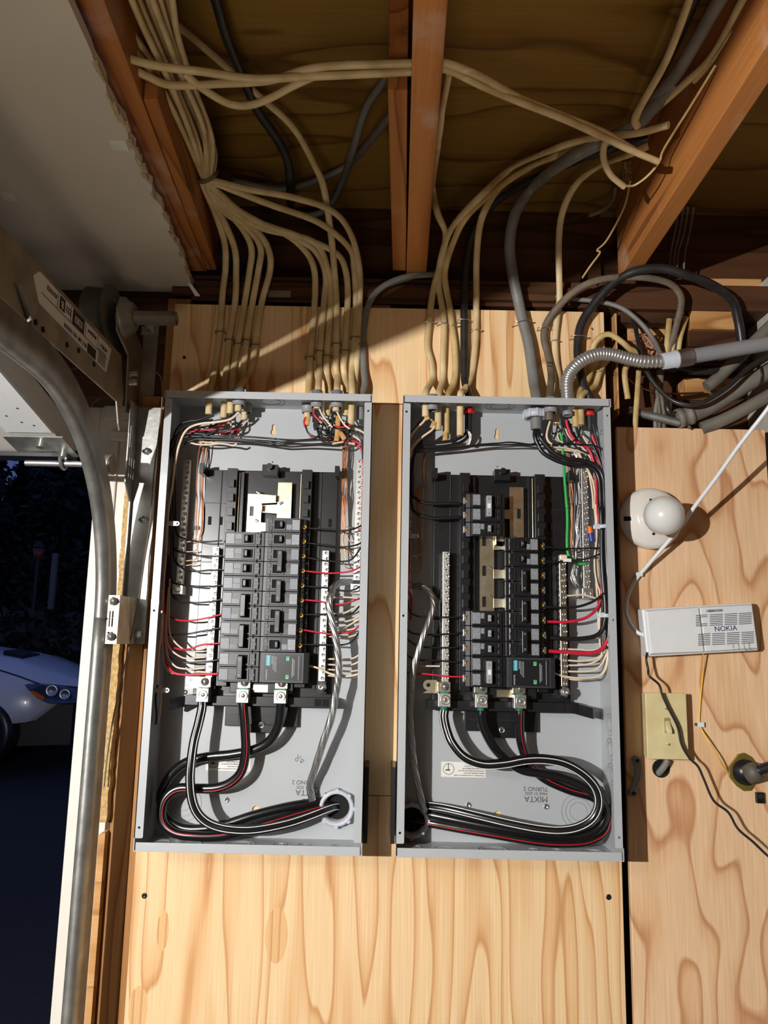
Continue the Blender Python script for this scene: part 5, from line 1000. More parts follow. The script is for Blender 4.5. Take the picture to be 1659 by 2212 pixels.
strand('bare stranded aluminium conductor hooked to the lug, left panel', Fc(.050, (575, 1045, .030), (470, 1040, .040), (390, 1080), (345, 1180, .062), (320, 1300, .066), (345, 1450, .066), (390, 1650, .066), (420, 1850, .064), (430, 2050, .062), (420, 2180, .060))+cr(280, 1440, 2.9625, [(1318, 180, .056), (1290, 330, .052), (1240, 480, .046), (1190, 640, .036), (1155, 760, .026), (1170, 855, .020)], .04), 0.0056)
strand('bare stranded aluminium conductor in the left gutter, right panel', G(.05, (175, 1085, .032), (270, 1090, .042), (340, 1130, .052), (385, 1220, .062), (395, 1330, .068), (350, 1480, .072), (290, 1640, .076), (230, 1830, .076), (180, 2000, .074), (155, 2160, .072))+cr(830, 1440, 3.016, [(172, 200, .068), (167, 350, .064), (180, 500, .056), (195, 650, .046), (225, 800, .034), (262, 950, .028)], .04), 0.0052)
# ---- service conductors
def service(label, crop, pts, stripes=(), r=0.0079):
    P = cr(*crop, pts, .05); o = MB().tube(P, r, seg=16, sub=8).build('service_conductor', BLKJ2); tag(o, label, 'conductor', 'service conductors')
    sp_ = spline(P, 8)
    for (ang, m) in stripes:
        q = []
        for i, p in enumerate(sp_):
            t = (sp_[min(i+1, len(sp_)-1)]-sp_[max(i-1, 0)]).normalized(); s = t.cross(Vector((0, -1, 0))); s = s.normalized() if s.length > .1 else Vector((1, 0, 0)); u = s.cross(t).normalized()
            if u.y > 0: u = -u
            q.append(p+(s*math.cos(ang)+u*math.sin(ang))*(r-0.0001))
        MB().tube(q, 0.0009, seg=5, smooth=False).build('stripe', m, o)
    return o
BLKJ2 = mat('glossy_black_insulation', S(20, 20, 22), 0.22, var=0.15, scale=40, spec=0.7)
K5 = (280, 1440, 2.9625); K6 = (830, 1440, 3.016)
service('white striped black service conductor looping low in the left panel', K5, [(466, 215, .056), (462, 270, .057), (440, 370, .062), (412, 480, .068), (395, 600, .072), (387, 720, .074), (400, 850, .074), (440, 945, .072), (520, 1010, .070), (640, 1042, .068), (800, 1045, .062), (1000, 1008, .050), (1150, 960, .036), (1290, 905, .012), (1350, 885, -.03)], ((1.2, STRW), (2.4, STRW)))
service('red striped black service conductor in the left panel', K5, [(722, 215, .056), (728, 280, .056), (738, 400, .054), (742, 550, .052), (715, 670, .050), (650, 740, .048), (560, 775, .046), (440, 780, .044), (320, 778, .044), (245, 820, .046), (205, 900, .048), (215, 1000, .050), (290, 1065, .052), (420, 1085, .052), (560, 1085, .050), (700, 1060, .046), (900, 1000, .036), (1100, 940, .022), (1270, 890, .004), (1340, 870, -.03)], ((2.0, STRR),))
service('plain black service conductor from the right lug of the left panel', K5, [(968, 215, .056), (966, 280, .054), (950, 380, .048), (895, 475, .042), (800, 530, .038), (650, 562, .034), (500, 577, .032), (380, 605, .030), (290, 665, .028), (225, 755, .028), (200, 850, .028), (232, 960, .030), (330, 1030, .032), (470, 1038, .032), (620, 1008, .030), (800, 950, .026), (1000, 900, .020), (1150, 875, .014), (1240, 862, .004), (1310, 850, -.03)])
service('white striped black service conductor curling across the right panel', K6, [(392, 285, .056), (388, 330, .057), (404, 410, .062), (440, 500, .068), (520, 590, .072), (640, 635, .074), (780, 630, .076), (920, 605, .076), (1050, 603, .076), (1180, 630, .076), (1300, 700, .076), (1378, 790, .076), (1398, 890, .076), (1360, 985, .074), (1270, 1045, .072), (1150, 1068, .070), (1000, 1058, .064), (800, 1020, .054), (600, 972, .042), (400, 925, .026), (270, 905, .008), (190, 890, -.03)], ((1.9, STRW), (0.6, STRW)))
service('plain black service conductor from the middle lug of the right panel', K6, [(634, 285, .056), (632, 330, .055), (658, 420, .050), (720, 530, .044), (800, 610, .040), (900, 672, .038), (1020, 695, .038), (1150, 720, .040), (1300, 780, .044), (1400, 855, .048), (1438, 940, .050), (1410, 1035, .052), (1320, 1092, .052), (1200, 1105, .050), (1000, 1088, .046), (700, 1045, .036), (400, 985, .018), (260, 955, .004), (180, 930, -.03)])
service('red striped black service conductor from the right lug of the right panel', K6, [(884, 285, .056), (882, 330, .055), (885, 450, .048), (912, 560, .040), (960, 650, .034), (1050, 732, .030), (1200, 800, .028), (1350, 845, .030), (1430, 905, .034), (1460, 985, .038), (1428, 1080, .040), (1320, 1135, .042), (1180, 1148, .042), (1000, 1138, .040), (700, 1088, .032), (450, 1045, .020), (240, 1005, .004), (170, 985, -.03)], ((1.75, STRR),))
# ---- right panel, left gutter
thick = 0.0030
wire('upper thick black wire on the topmost double breaker, right panel', WBLK, G(.055, (705, 150, .054), (560, 145), (400, 150), (270, 130), (210, 90), (165, 40))+[V(891, 1030, .056), V(894, 990, .05)]+Cc(.05, (330, 800), (430, 738), (650, 725), (850, 700), (1000, 650), (1090, 585, .04), (1120, 540, .036)), thick)
wire('lower thick black wire on the topmost double breaker, right panel', WBLK, G(.055, (715, 300, .054), (560, 310), (400, 315), (270, 285), (210, 250), (160, 190))+[V(886, 1050, .05), V(888, 1010, .045)]+Cc(.045, (300, 860), (430, 805), (600, 795), (800, 775), (1000, 730), (1120, 645, .04), (1150, 560, .036)), thick)
for k, (m, p) in enumerate(((WBLK, [(750, 1440), (600, 1440), (420, 1440), (270, 1437), (190, 1415), (130, 1370), (115, 1250)]), (WBLK, [(750, 1615), (560, 1630), (345, 1640), (230, 1635), (150, 1615), (95, 1560), (85, 1450)]), (WBLK, [(750, 1783), (600, 1785), (450, 1787), (300, 1780), (200, 1755), (100, 1680), (85, 1600)]), (WBLK, [(750, 1955), (600, 1945), (480, 1935), (300, 1930), (200, 1920), (100, 1870), (85, 1800)]), (WRED, [(750, 2120), (600, 2115), (480, 2105), (300, 2083), (200, 2085), (90, 2060), (75, 2000)]))):
    q = G(.055, *p); q[0].y = -0.054
    wire('%s %s wire down the left column of breakers, right panel' % (('first thin', 'second thin', 'third thin', 'fourth thin', 'lowest')[k], 'red' if m is WRED else 'black'), m, q, R14, 'branch wires of the right panel')
wire('cream wire into the lower left neutral bar, right panel', WWHT, G(.046, (475, 1997), (350, 1995), (200, 1995), (90, 1980)), R14)
wire('dark red wire end hanging below the ground lug, right panel', WRED, G(.05, (125, 500), (130, 700), (120, 900), (110, 1120), (145, 1180), (155, 1300), (140, 1470)), .0019)
for k, (m, p) in enumerate(((COP, [(225, 0), (225, 400), (240, 700), (262, 760), (240, 800), (170, 800)]), (COP, [(235, 0), (232, 350), (250, 650), (265, 800), (240, 910), (165, 915)]), (ALUW, [(290, 0), (285, 300), (270, 500), (300, 650), (250, 730), (165, 735)]), (ALUW, [(280, 0), (290, 300), (276, 500), (290, 680), (220, 740), (165, 745)]), (COP, [(215, 0), (220, 400), (232, 700), (255, 850), (165, 850)]))):
    wire('%s bare %s strand hanging in the left gutter, right panel' % (('second', 'third', 'longer', 'shorter', 'leftmost')[k], 'copper' if m is COP else 'aluminium'), m, Cc(.022, (430+k*8, 900), (400+k*6, 1100), (410+k*6, 1400))+G(.024, *p), .0010, 'bare strands in the left gutter of the right panel')
wire('upper white and brown wire going left from the first cable end, right panel', WWHT, Cc(.064, (455, 325), (400, 400), (320, 470), (240, 570), (200, 640)), .0021)
wire('black wire going left from the first cable end, right panel', WBLK, Cc(.060, (420, 270), (370, 370), (280, 490), (220, 560)), .0021)
wire('lower white wire going left from the second cable end, right panel', WWHT, Cc(.055, (600, 460), (540, 530), (400, 630), (280, 740), (220, 830), (195, 960)), .0021)
wire('black wire below the lower white one, right panel', WBLK, Cc(.050, (630, 480), (560, 570), (440, 660), (330, 760), (260, 880)), .0021)
scrap('kraft paper curl at the first cable end, right panel', .066, [(440, 260), (470, 310), (490, 350)], Cc)
scrap('kraft paper curl at the second cable end, right panel', .054, [(600, 380), (570, 440), (550, 490)], Cc)
scrap('kraft paper curl at the third cable end, right panel', .040, [(770, 560), (770, 620), (765, 690)], Cc)
mb = MB(); rr = random.Random(6)
for i in range(16):
    a = rr.uniform(-0.9, 0.9); p0 = Cc(.042, (1110+rr.uniform(-20, 20), 510+rr.uniform(-10, 10)))[0]; p2 = Cc(.042, (1130+rr.uniform(-40, 40), 750+rr.uniform(-20, 20)))[0]
    mb.tube([p0, Cc(.044, (1190+rr.uniform(-30, 15), 620+rr.uniform(-20, 20)))[0], p2], 0.0006, seg=4, sub=4)
o = tag(mb.build('shield_strands', ALUW), 'frayed bare strands round the black cable end, right panel', 'wire strands'); o['kind'] = 'stuff'
wire('upper thin black wire crossing the right panel top', WBLK, Cc(.046, (260, 900), (450, 852), (650, 832), (900, 812), (1150, 780), (1400, 750), (1640, 735))+Dc(.048, (0, 660), (150, 672), (330, 690), (450, 630), (520, 540), (560, 400), (572, 330)), R14)
wire('lower thin black wire crossing the right panel top', WBLK, Cc(.050, (300, 880), (480, 862), (700, 842), (900, 822), (1150, 795), (1400, 770), (1640, 765))+Dc(.052, (60, 695), (300, 700), (500, 694), (700, 695), (900, 690), (1100, 695), (1250, 705), (1380, 760), (1432, 870), (1425, 1050), (1415, 1150)), R14+.0001)
wire('thin black wire drooping from the brown cable to the cream ones', WBLK, Dc(.056, (645, 350, .064), (630, 520), (660, 620), (750, 680), (850, 685), (960, 640), (1040, 550), (1060, 420, .05)), R14)
wire('white wire from the brown marked cable, right panel', WWHT, Dc(.060, (610, 350), (575, 460), (560, 570), (590, 650), (640, 690)), .0020)
wire('green wire running straight down the right gutter', WGRN, Dc(.034, (760, 520), (785, 600), (800, 800), (815, 1000), (830, 1250), (850, 1500), (862, 1650))+Hc(.034, (275, 150), (280, 350), (275, 550), (285, 680), (320, 730), (400, 790), (480, 795)), .0027)
for k, (a, b) in enumerate((([(880, 830), (895, 1100), (920, 1300), (905, 1500), (915, 1650)], [(325, 150), (322, 400), (315, 560), (330, 690), (480, 690)]), ([(900, 830), (910, 1100), (935, 1300), (950, 1500), (935, 1650)], [(335, 150), (332, 400), (335, 560), (400, 680), (480, 690)]), ([(860, 830), (880, 1100), (900, 1350), (900, 1650)], [(318, 150), (318, 500), (330, 760), (400, 850), (480, 855)]))):
    wire('%s bare copper wire beside the green wire, right panel' % ('second', 'third', 'nearest')[k], COP, Dc(.026, *a)+Hc(.026, *b), .0011, 'copper wires beside the green wire')
wire('dark grey wire right of the copper ones, right panel', WGRY, Dc(.026, (940, 900), (960, 1050), (978, 1300), (980, 1640))+Hc(.026, (358, 200), (352, 400), (345, 600)), .0012)
rr = random.Random(12)
for k in range(12):
    o_ = lambda: rr.uniform(-16, 16)
    a = [(930+o_(), 770), (1000+o_(), 850), (1035+o_(), 1000), (1040+o_(), 1200), (1058+o_(), 1400), (1050+o_(), 1640)]
    h = [(412+o_(), 150), (385+o_(), 360), (395+o_(), 500), (378+o_()*.5, 650), (372+o_()*.5, 740), (345+o_(), 860), (340+o_()*1.6, 950), (390+o_(), 1045), (500, 1075+o_()*.5)]
    wire('bare aluminium strand of the hanging bundle, right panel', ALUW, Dc(.030, *a)+Hc(.030, *h), .00125, 'bare aluminium strands of the right gutter', seg=6)
big = .0040
wire('lower thick black wire from the grey cable, right panel', WBLK, Dc(.050, (390, 470, .046), (380, 560), (420, 680), (500, 810), (640, 900), (800, 965), (1000, 1000), (1150, 1010), (1270, 1075), (1335, 1200), (1355, 1400), (1362, 1640))+Hc(.058, (640, 200), (650, 400), (650, 600), (655, 800), (668, 1000), (690, 1250), (685, 1400), (650, 1520), (580, 1580), (450, 1605), (300, 1610), (90, 1595, .057)), big)
wire('upper thick black wire from the grey cable, right panel', WBLK, Dc(.056, (430, 470, .046), (450, 570), (560, 720), (700, 840), (860, 908), (1050, 925), (1200, 965), (1320, 1045), (1395, 1180), (1415, 1400), (1422, 1640))+Hc(.062, (695, 300), (700, 600), (708, 800), (725, 1000), (735, 1200), (732, 1450), (725, 1600)), big)
wire('thinner black wire behind the thick ones, right panel', WBLK, Hc(.046, (665, 0), (672, 300), (675, 600), (690, 900), (700, 1200), (705, 1500)), .0030)
wire('red wire from the metal hose to the middle double breaker', WRED, Dc(.046, (850, 330), (865, 400), (895, 500), (960, 600), (1060, 680), (1160, 735), (1220, 830), (1260, 960), (1290, 1100, .045), (1300, 1400, .045), (1310, 1640, .046))+Hc(.052, (640, 400), (650, 700), (658, 930), (655, 1050), (640, 1180), (600, 1280), (500, 1370), (380, 1410), (250, 1425), (60, 1422)), .0026)
wire('red wire from the black cable to the lowest double breaker', WRED, Dc(.040, (1240, 560), (1262, 640), (1300, 720), (1312, 850), (1350, 980), (1385, 1080), (1400, 1300, .035), (1410, 1640, .035))+Hc(.050, (690, 400), (715, 900), (730, 1300), (722, 1560), (705, 1640), (660, 1710), (580, 1755), (450, 1765), (280, 1755), (75, 1742)), .0034)
for lab, m, p, r, d in (('left white wire from the metal hose, right panel', WWHT, [(840, 460), (880, 560), (950, 640), (1050, 700), (1150, 800), (1220, 900)], .0017, .040), ('white wire between the yellowed cables and the red one', WWHT, [(1080, 520), (1130, 620), (1180, 700), (1200, 800)], .0017, .042),
     ('black wire left of the red one below the hose', WBLK, [(780, 330), (800, 450), (850, 570), (930, 660), (1040, 760), (1180, 830)], .0018, .044), ('black wire right of the red one below the hose', WBLK, [(880, 330), (930, 480), (1000, 600), (1100, 690), (1200, 760), (1300, 980)], .0018, .036),
     ('black wire dropping from the yellowed cables, right panel', WBLK, [(1060, 430), (1120, 540), (1200, 620), (1290, 800), (1370, 1000), (1400, 1120)], .0018, .050), ('black wire beside the right red bushing, right panel', WBLK, [(1250, 400), (1300, 600), (1350, 800), (1400, 1000), (1420, 1120)], .0024, .044),
     ('upper pale wire slanting across the right panel corner', WWHT, [(600, 735), (800, 740), (950, 770), (1100, 810), (1210, 850)], .0018, .038), ('lower pale wire slanting across the right panel corner', WWHT, [(640, 760), (800, 775), (950, 790), (1020, 830), (1100, 930)], .0018, .034),
     ('short white wire beside the green one, right panel', WWHT, [(710, 470), (720, 560), (750, 640), (800, 660)], .0017, .036), ('small black wire crossing behind the white ones, right panel', WBLK, [(600, 510), (680, 530), (760, 480), (720, 420)], R14, .036)):
    wire(lab, m, Dc(d, *p), r)
wire('cream wire running down left of the thick black ones, right panel', WWHT, Dc(.040, (1040, 810), (1100, 950), (1180, 1100), (1225, 1300), (1250, 1500), (1255, 1640))+Hc(.042, (575, 200), (592, 400), (590, 600), (590, 900), (600, 1100), (618, 1250), (615, 1450), (640, 1620), (640, 1760)), .0018)
wire('second cream wire down left of the thick black ones, right panel', WWHT, Dc(.044, (1130, 1000), (1200, 1120), (1250, 1250), (1282, 1450), (1280, 1640))+Hc(.046, (590, 150), (600, 350), (595, 560), (577, 700), (577, 850), (600, 1000), (632, 1100), (640, 1250), (628, 1450), (632, 1650), (655, 1780)), .0018)
wire('third cream wire down left of the thick black ones, right panel', WWHT, Hc(.040, (600, 300), (605, 600), (612, 900), (635, 1150), (650, 1300), (645, 1500), (650, 1700)), .0018)
RP = [('first', WBLK, [(20, 608), (150, 620), (300, 628), (500, 625), (640, 622)], R14), ('second', WBLK, [(20, 770), (200, 770), (350, 755), (500, 735), (640, 685)], R14), ('third', WBLK, [(20, 1258), (200, 1270), (320, 1268), (450, 1245), (580, 1190), (690, 1105)], .0023)]
for nth, m, p, r in RP: wire('%s black wire down the right column of breakers, right panel' % nth, m, Hc(.060, *p), r, 'branch wires of the right panel')
for k, p in enumerate(([(185, 1138), (300, 1140), (430, 1130), (530, 1150), (615, 1180)], [(190, 1718), (400, 1725), (560, 1730), (690, 1690)], [(190, 1832), (400, 1850), (540, 1835), (640, 1790), (695, 1700)], [(190, 1895), (400, 1895), (540, 1875), (640, 1810), (695, 1720)], [(190, 1958), (450, 1965), (580, 1945), (660, 1870), (712, 1750)], [(190, 1990), (330, 2050), (500, 2045), (600, 2030), (680, 1950), (715, 1800), (705, 1690)])):
    wire('%s cream wire out of the right neutral bar, right panel' % ('first', 'second', 'third', 'fourth', 'fifth', 'sixth')[k], WWHT, Hc(.042, *p), .0017, 'neutral wires of the right panel')
wire('cream wire from the surge protector bending up the right wall', WWHT, Hc(.050, (120, 1975), (240, 2015), (400, 2035), (560, 2030), (650, 2000), (705, 1900), (725, 1700)), .0018)
# small fittings in the right panel
def band(label, pts, d, h=0.0035):
    o = thing('cable_tie', label, 'cable tie', pts[0]); MB().tube(pts, h, 0.0010, seg=8, sub=4).build('strap', mat('clear_nylon', S(200, 206, 214), 0.3), o)
    p = pts[1]; MB().box(p.x-0.005, p.x+0.005, p.y-0.004, p.y+0.002, p.z-0.0042, p.z+0.0042).build('head', mat('clear_nylon', S(200, 206, 214), 0.3), o, 0.0006)
band('upper clear nylon tie round the thick black wires, right panel', Hc(.064, (560, 395), (600, 392, .066), (660, 385, .070), (715, 382, .068), (745, 378, .060)), .064)
band('lower clear nylon tie round the wires, right panel', Hc(.062, (605, 1345), (650, 1350, .066), (700, 1355, .070), (745, 1358, .066), (775, 1362, .058)), .064)
wn_ = thing('wire_connector', 'orange and blue push on wire connector, right panel', 'wire connector', Hc(.052, (530, 470))[0])
a, b, c = Hc(.052, (520, 390), (530, 460), (545, 550)); MB().cyl(a, b, 0.0042, 0.0050, n=12).build('orange_cap', ORG, wn_); MB().cyl(b, c, 0.0056, 0.0046, n=12).build('blue_body', BLU, wn_)
p, q = Hc(.056, (185, 695), (275, 760)); tag(MB().box(p.x, q.x, -0.062, -0.052, q.z, p.z).build('splice_connector', mat('pale_pink_plastic', S(224, 200, 186), 0.4), None, 0.0025), 'pale pink splice connector beside the right neutral bar', 'connector')
p, q = Hc(.062, (230, 738), (318, 775)); tag(MB().box(p.x, q.x, -0.066, -0.0625, q.z, p.z).build('wire_flag', PAPER, None, 0.0004), 'small white flag label on a black wire, right panel', 'label')
rr = random.Random(15); mb = MB()
P_ = Hc(.050, (725, 1480), (730, 1560), (725, 1640), (745, 1720), (768, 1790)); mb.tube(P_, 0.0062, 0.0036, seg=9, sub=6, rfun=lambda i, n: 0.75+0.35*random.Random(i).random())
tag(mb.build('black_tape', BLKJ2), 'crumpled black tape at the right wall of the right panel', 'tape')
# tie mounts and a short hanging pair in the left panel
def tiemount(label, px, py, d, L=0.022):
    c = V(px, py, d); o = thing('tie_mount', label, 'tie mount', c)
    p = plate([(c.x-L, c.z-0.004), (c.x, c.z-0.004)]+[(c.x+0.004*math.sin(a), c.z-0.004*math.cos(a)) for a in [math.pi*i/8 for i in range(1, 8)]]+[(c.x, c.z+0.004), (c.x-L, c.z+0.004)], [circ(c.x, c.z, 0.0016, 10)], 0.0014); move(p, (0, c.y, 0)); p.build('tab', mat('clear_nylon', S(200, 206, 214), 0.3), o)
tiemount('upper nylon tie mount on the left wall, left panel', 383, 1131, .070); tiemount('lower nylon tie mount on the left wall, left panel', 361, 1491, .060); tiemount('nylon tie mount on the left wall, right panel', 899, 1158, .064, .018)
wire('short white wire end hanging below the lower tie mount', WWHT, [V(345, 1480, .06), V(348, 1505, .055), V(346, 1530, .05), V(342, 1560, .046)], .0018)
wire('short black wire end hanging below the lower tie mount', WBLK, [V(340, 1480, .06), V(336, 1510, .055), V(338, 1540, .05), V(337, 1565, .046)], .0018)
# ================================================================== FIXTURES ON THE RIGHT HAND PLYWOOD
lc = Vector((0.4968, 0, 0.5635))
LP = thing('bulb_holder', 'white porcelain bulb holder with a frosted globe bulb', 'lamp', lc)
MB().lathe(lc, (0, -1, 0), [(0, 0.0), (0, 0.0545), (0.016, 0.0560), (0.024, 0.0535), (0.0285, 0.046), (0.0305, 0.030), (0.034, 0.024), (0.048, 0.0215), (0.048, 0.0)], 48).build('porcelain_base', PORC, LP)
MB().torus(lc+Vector((0, -0.034, 0)), (0, 1, 0), 0.0235, 0.0018, 32, 6).build('socket_ring', PORC, LP)
sl = V(1358, 1120, 0.030); MB().box(lc.x-0.052, lc.x-0.030, -0.0292, -0.020, sl.z-0.0042, sl.z+0.0042).build('cord_slot', HOLE, LP, 0.001)
for (px, py) in ((1412, 1153), (1406, 1080)):
    c = V(px, py, 0.031); MB().cyl(c+Vector((0, .002, 0)), c+Vector((0, -0.0006, 0)), 0.0026, n=10).build('mounting_screw', HOLE, LP)
bc = Vector((0.4905, -0.098, 0.5555)); RB_ = 0.0335
pr = [(-0.054, 0.0), (-0.054, 0.012), (-0.040, 0.0135), (-0.034, 0.016)]+[(RB_*-math.cos(a), RB_*math.sin(a)) for a in [math.radians(35+i*145/16) for i in range(17)]]
MB().lathe(bc, (0, -1, 0), pr, 40).build('globe_bulb', mat('frosted_glass', S(222, 222, 218), 0.22, var=0.02, coat=0.4), LP)
# white coaxial-type cable slung past the lamp into the box
wc = [V(1700, 815, 0.21), V(1659, 882, 0.19), V(1600, 958, 0.155), V(1545, 1035, 0.115), V(1500, 1095, 0.082), V(1476, 1130, 0.064), V(1450, 1162, 0.046), V(1415, 1203, 0.026), V(1392, 1230, 0.012), V(1380, 1243, 0.006), V(1367, 1262, 0.006), V(1355, 1292, 0.006), V(1353, 1325, 0.008), V(1364, 1352, 0.012), V(1380, 1368, 0.018), V(1398, 1373, 0.022)]
tag(MB().tube(wc, 0.0036, seg=10).build('white_cable', WHP), 'white cable slung past the bulb into the white box', 'cable')
c = V(1380, 1241, 0.006); tag(MB().box(c.x-0.0075, c.x+0.006, -0.011, -0.0005, c.z-0.0035, c.z+0.0035).build('cable_clip', WHP, None, 0.001), 'white nail clip below the bulb holder', 'cable clip')
# white network terminal
O_ = Vector((0.4764, 0, 0.3179)); UX = Vector((0.1948, 0, 0.0149)).normalized(); VXX = Vector((-UX.z, 0, UX.x))
BXW, BXH, BXD = 0.195, 0.083, 0.036
def bw(u, v, d): return O_+UX*u+VXX*v+Vector((0, -d, 0))
def lbox(u0, u1, v0, v1, d0, d1): return MB().hexa([bw(u0, v0, d1), bw(u1, v0, d1), bw(u1, v1, d1), bw(u0, v1, d1), bw(u0, v0, d0), bw(u1, v0, d0), bw(u1, v1, d0), bw(u0, v1, d0)])
NT = thing('network_terminal', 'white plastic network box lettered NOKIA below the bulb', 'network box', bw(BXW/2, 0, 0))
hs = lbox(0, BXW, 0, BXH, 0.001, 0.030).build('housing', WHP, NT, 0.003)
MB().hexa([bw(0.006, 0.006, 0.0365), bw(0.097, 0.004, 0.0365), bw(0.097, 0.079, 0.0365), bw(0.006, 0.077, 0.0365), bw(0.002, 0.002, 0.0295), bw(0.098, 0.002, 0.0295), bw(0.098, 0.081, 0.0295), bw(0.002, 0.081, 0.0295)]).build('cable_cover', WHP, NT, 0.0012)
fr_ = MB().hexa([bw(0.0995, 0.004, 0.0370), bw(0.190, 0.005, 0.0370), bw(0.190, 0.078, 0.0370), bw(0.0995, 0.079, 0.0370), bw(0.0988, 0.002, 0.0295), bw(0.1935, 0.002, 0.0295), bw(0.1935, 0.081, 0.0295), bw(0.0988, 0.081, 0.0295)]).build('front_cover', WHP, NT, 0.0012)
def loc(px, py):
    p = V(px, py, 0.037)-O_; return p.dot(UX), p.dot(VXX)
text('NOKIA', 0.0125, NAVY, bw(*loc(1567.5, 1358), 0.0373), UX, VXX, fr_, 'lettering')
def slots(y0, y1, cols, n):
    for i in range(n):
        y = y0+(y1-y0)*i/(n-1)
        for j, (xa, xb) in enumerate(cols):
            if y0 < 1570 and j == 0 and 2 <= i <= 4: xb = xa+48
            ua, va = loc(1310+xa/4.424, 980+(y-(xa-880)*0.045)/4.424); ub, vb = loc(1310+xb/4.424, 980+(y-(xb-880)*0.045)/4.424); v = (va+vb)/2
            lbox(ua, ub, v-0.0006, v+0.0006, 0.0369, 0.0372).build('vent_slot', INKG, fr_)
slots(1545, 1645, [(855, 965), (988, 1112), (1130, 1250), (1265, 1388)], 7)
slots(1727, 1830, [(876, 992), (1010, 1132), (1150, 1272), (1290, 1410)], 7)
rr = random.Random(31); u, v = loc(1310+955/4.424, 980+1505/4.424); bars = MB()
for i in range(22):
    w = rr.choice((0.0005, 0.0008, 0.0012))
    for (a, b) in (((u, v-0.0022), (u+w, v+0.0022)),):
        q = lbox(a[0], b[0], a[1], b[1], 0.0369, 0.0372); bars.add(q.v, q.f)
    u += w+rr.choice((0.0005, 0.0008))
bars.build('barcode', INK, fr_)
for (px, py) in ((1585.5, 1403), (1609, 1403), (1620, 1402)):
    a, b = loc(px, py); lbox(a-0.0012, a+0.0012, b-0.001, b+0.001, 0.0365, 0.0374).build('status_light', LEDG, fr_)
for (px, s_) in ((1584.5, 'PON'), (1596, 'ALARM'), (1608, 'DATA'), (1619, 'POWER')):
    text(s_, 0.0032, INKG, bw(*loc(px, 1396), 0.0372), VXX, -UX, fr_, 'lettering')
# ivory light switch on a surface box
SW = thing('light_switch', 'ivory toggle light switch below the white network box', 'light switch', (0.508, 0, 0.146))
p0, p1 = V(1393, 1496, 0.028), V(1489, 1641, 0.028)
x0, x1, z0, z1 = p0.x+0.0005, p1.x-0.0005, p1.z-0.0005, p0.z
MB().box(x0+0.002, x1-0.002, -0.022, -0.001, z0+0.002, z1-0.002).build('box', IVORY, SW, 0.001)
pl_ = plate(rect(x0, x1, z0, z1), [], 0.006); move(pl_, (0, -0.025, 0)); pl_.build('cover_plate', IVORY, SW, 0.0012)
tc_ = V(1442, 1567, 0.0285)
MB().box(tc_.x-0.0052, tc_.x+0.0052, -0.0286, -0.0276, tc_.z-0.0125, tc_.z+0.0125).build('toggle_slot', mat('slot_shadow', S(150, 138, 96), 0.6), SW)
MB().hexa([(tc_.x-0.0042, -0.0285, tc_.z-0.009), (tc_.x+0.0042, -0.0285, tc_.z-0.009), (tc_.x+0.0042, -0.0285, tc_.z+0.008), (tc_.x-0.0042, -0.0285, tc_.z+0.008), (tc_.x-0.0036, -0.040, tc_.z-0.0125), (tc_.x+0.0036, -0.040, tc_.z-0.0125), (tc_.x+0.0036, -0.039, tc_.z-0.0060), (tc_.x-0.0036, -0.039, tc_.z-0.0060)]).build('toggle', IVORY, SW, 0.0008)
for (px, py) in ((1438, 1531), (1443.5, 1608)):
    c = V(px, py, 0.028); MB().lathe(c, (0, -1, 0), [(-0.001, 0.0033), (0.0008, 0.003), (0.0013, 0)], 12).build('plate_screw', IVORY, SW)
    MB().box(c.x-0.003, c.x+0.003, -0.0297, -0.0288, c.z-0.0004, c.z+0.0004, None).build('screw_slot', HOLE, SW)
hc_ = V(1428, 1660, 0.0); tag(MB().lathe(hc_+Vector((0, 0.002, 0)), (0, -1, 0), [(0.0022, 0.0155), (0.0028, 0.0135), (0.0024, 0.0128), (0.0021, 0.0)], 24).build('drilled_hole', HOLE), 'dark drilled hole in the plywood under the light switch', 'hole')
tag(MB().tube([V(1442, 1640, 0.012), V(1437, 1652, 0.010), V(1428, 1664, 0.005), V(1420, 1672, -0.006)], 0.0058, seg=10).build('cable_stub', GREYJ), 'grey cable bending from the switch into the drilled hole', 'cable')
# grey strap in the shadow beside the panel
SP = thing('conduit_strap', 'grey plastic strap screwed in the shadow beside the right panel', 'strap', V(1370, 1715, 0))
MB().tube([V(1373, 1642, 0.006), V(1379, 1656, 0.010), V(1377, 1680, 0.014), V(1370, 1700, 0.012), V(1366, 1713, 0.006)], 0.0065, 0.003, seg=10).build('strap', PVC, SP)
for (px, py) in ((1374, 1642), (1366, 1712)):
    c = V(px, py, 0.004); MB().cyl(c+Vector((0, .004, 0)), c+Vector((0, -.006, 0)), 0.0075, 0.0062, n=14).build('foot', PVC, SP); MB().cyl(c+Vector((0, -.006, 0)), c+Vector((0, -.008, 0)), 0.003, n=10).build('screw', BLK3, SP)
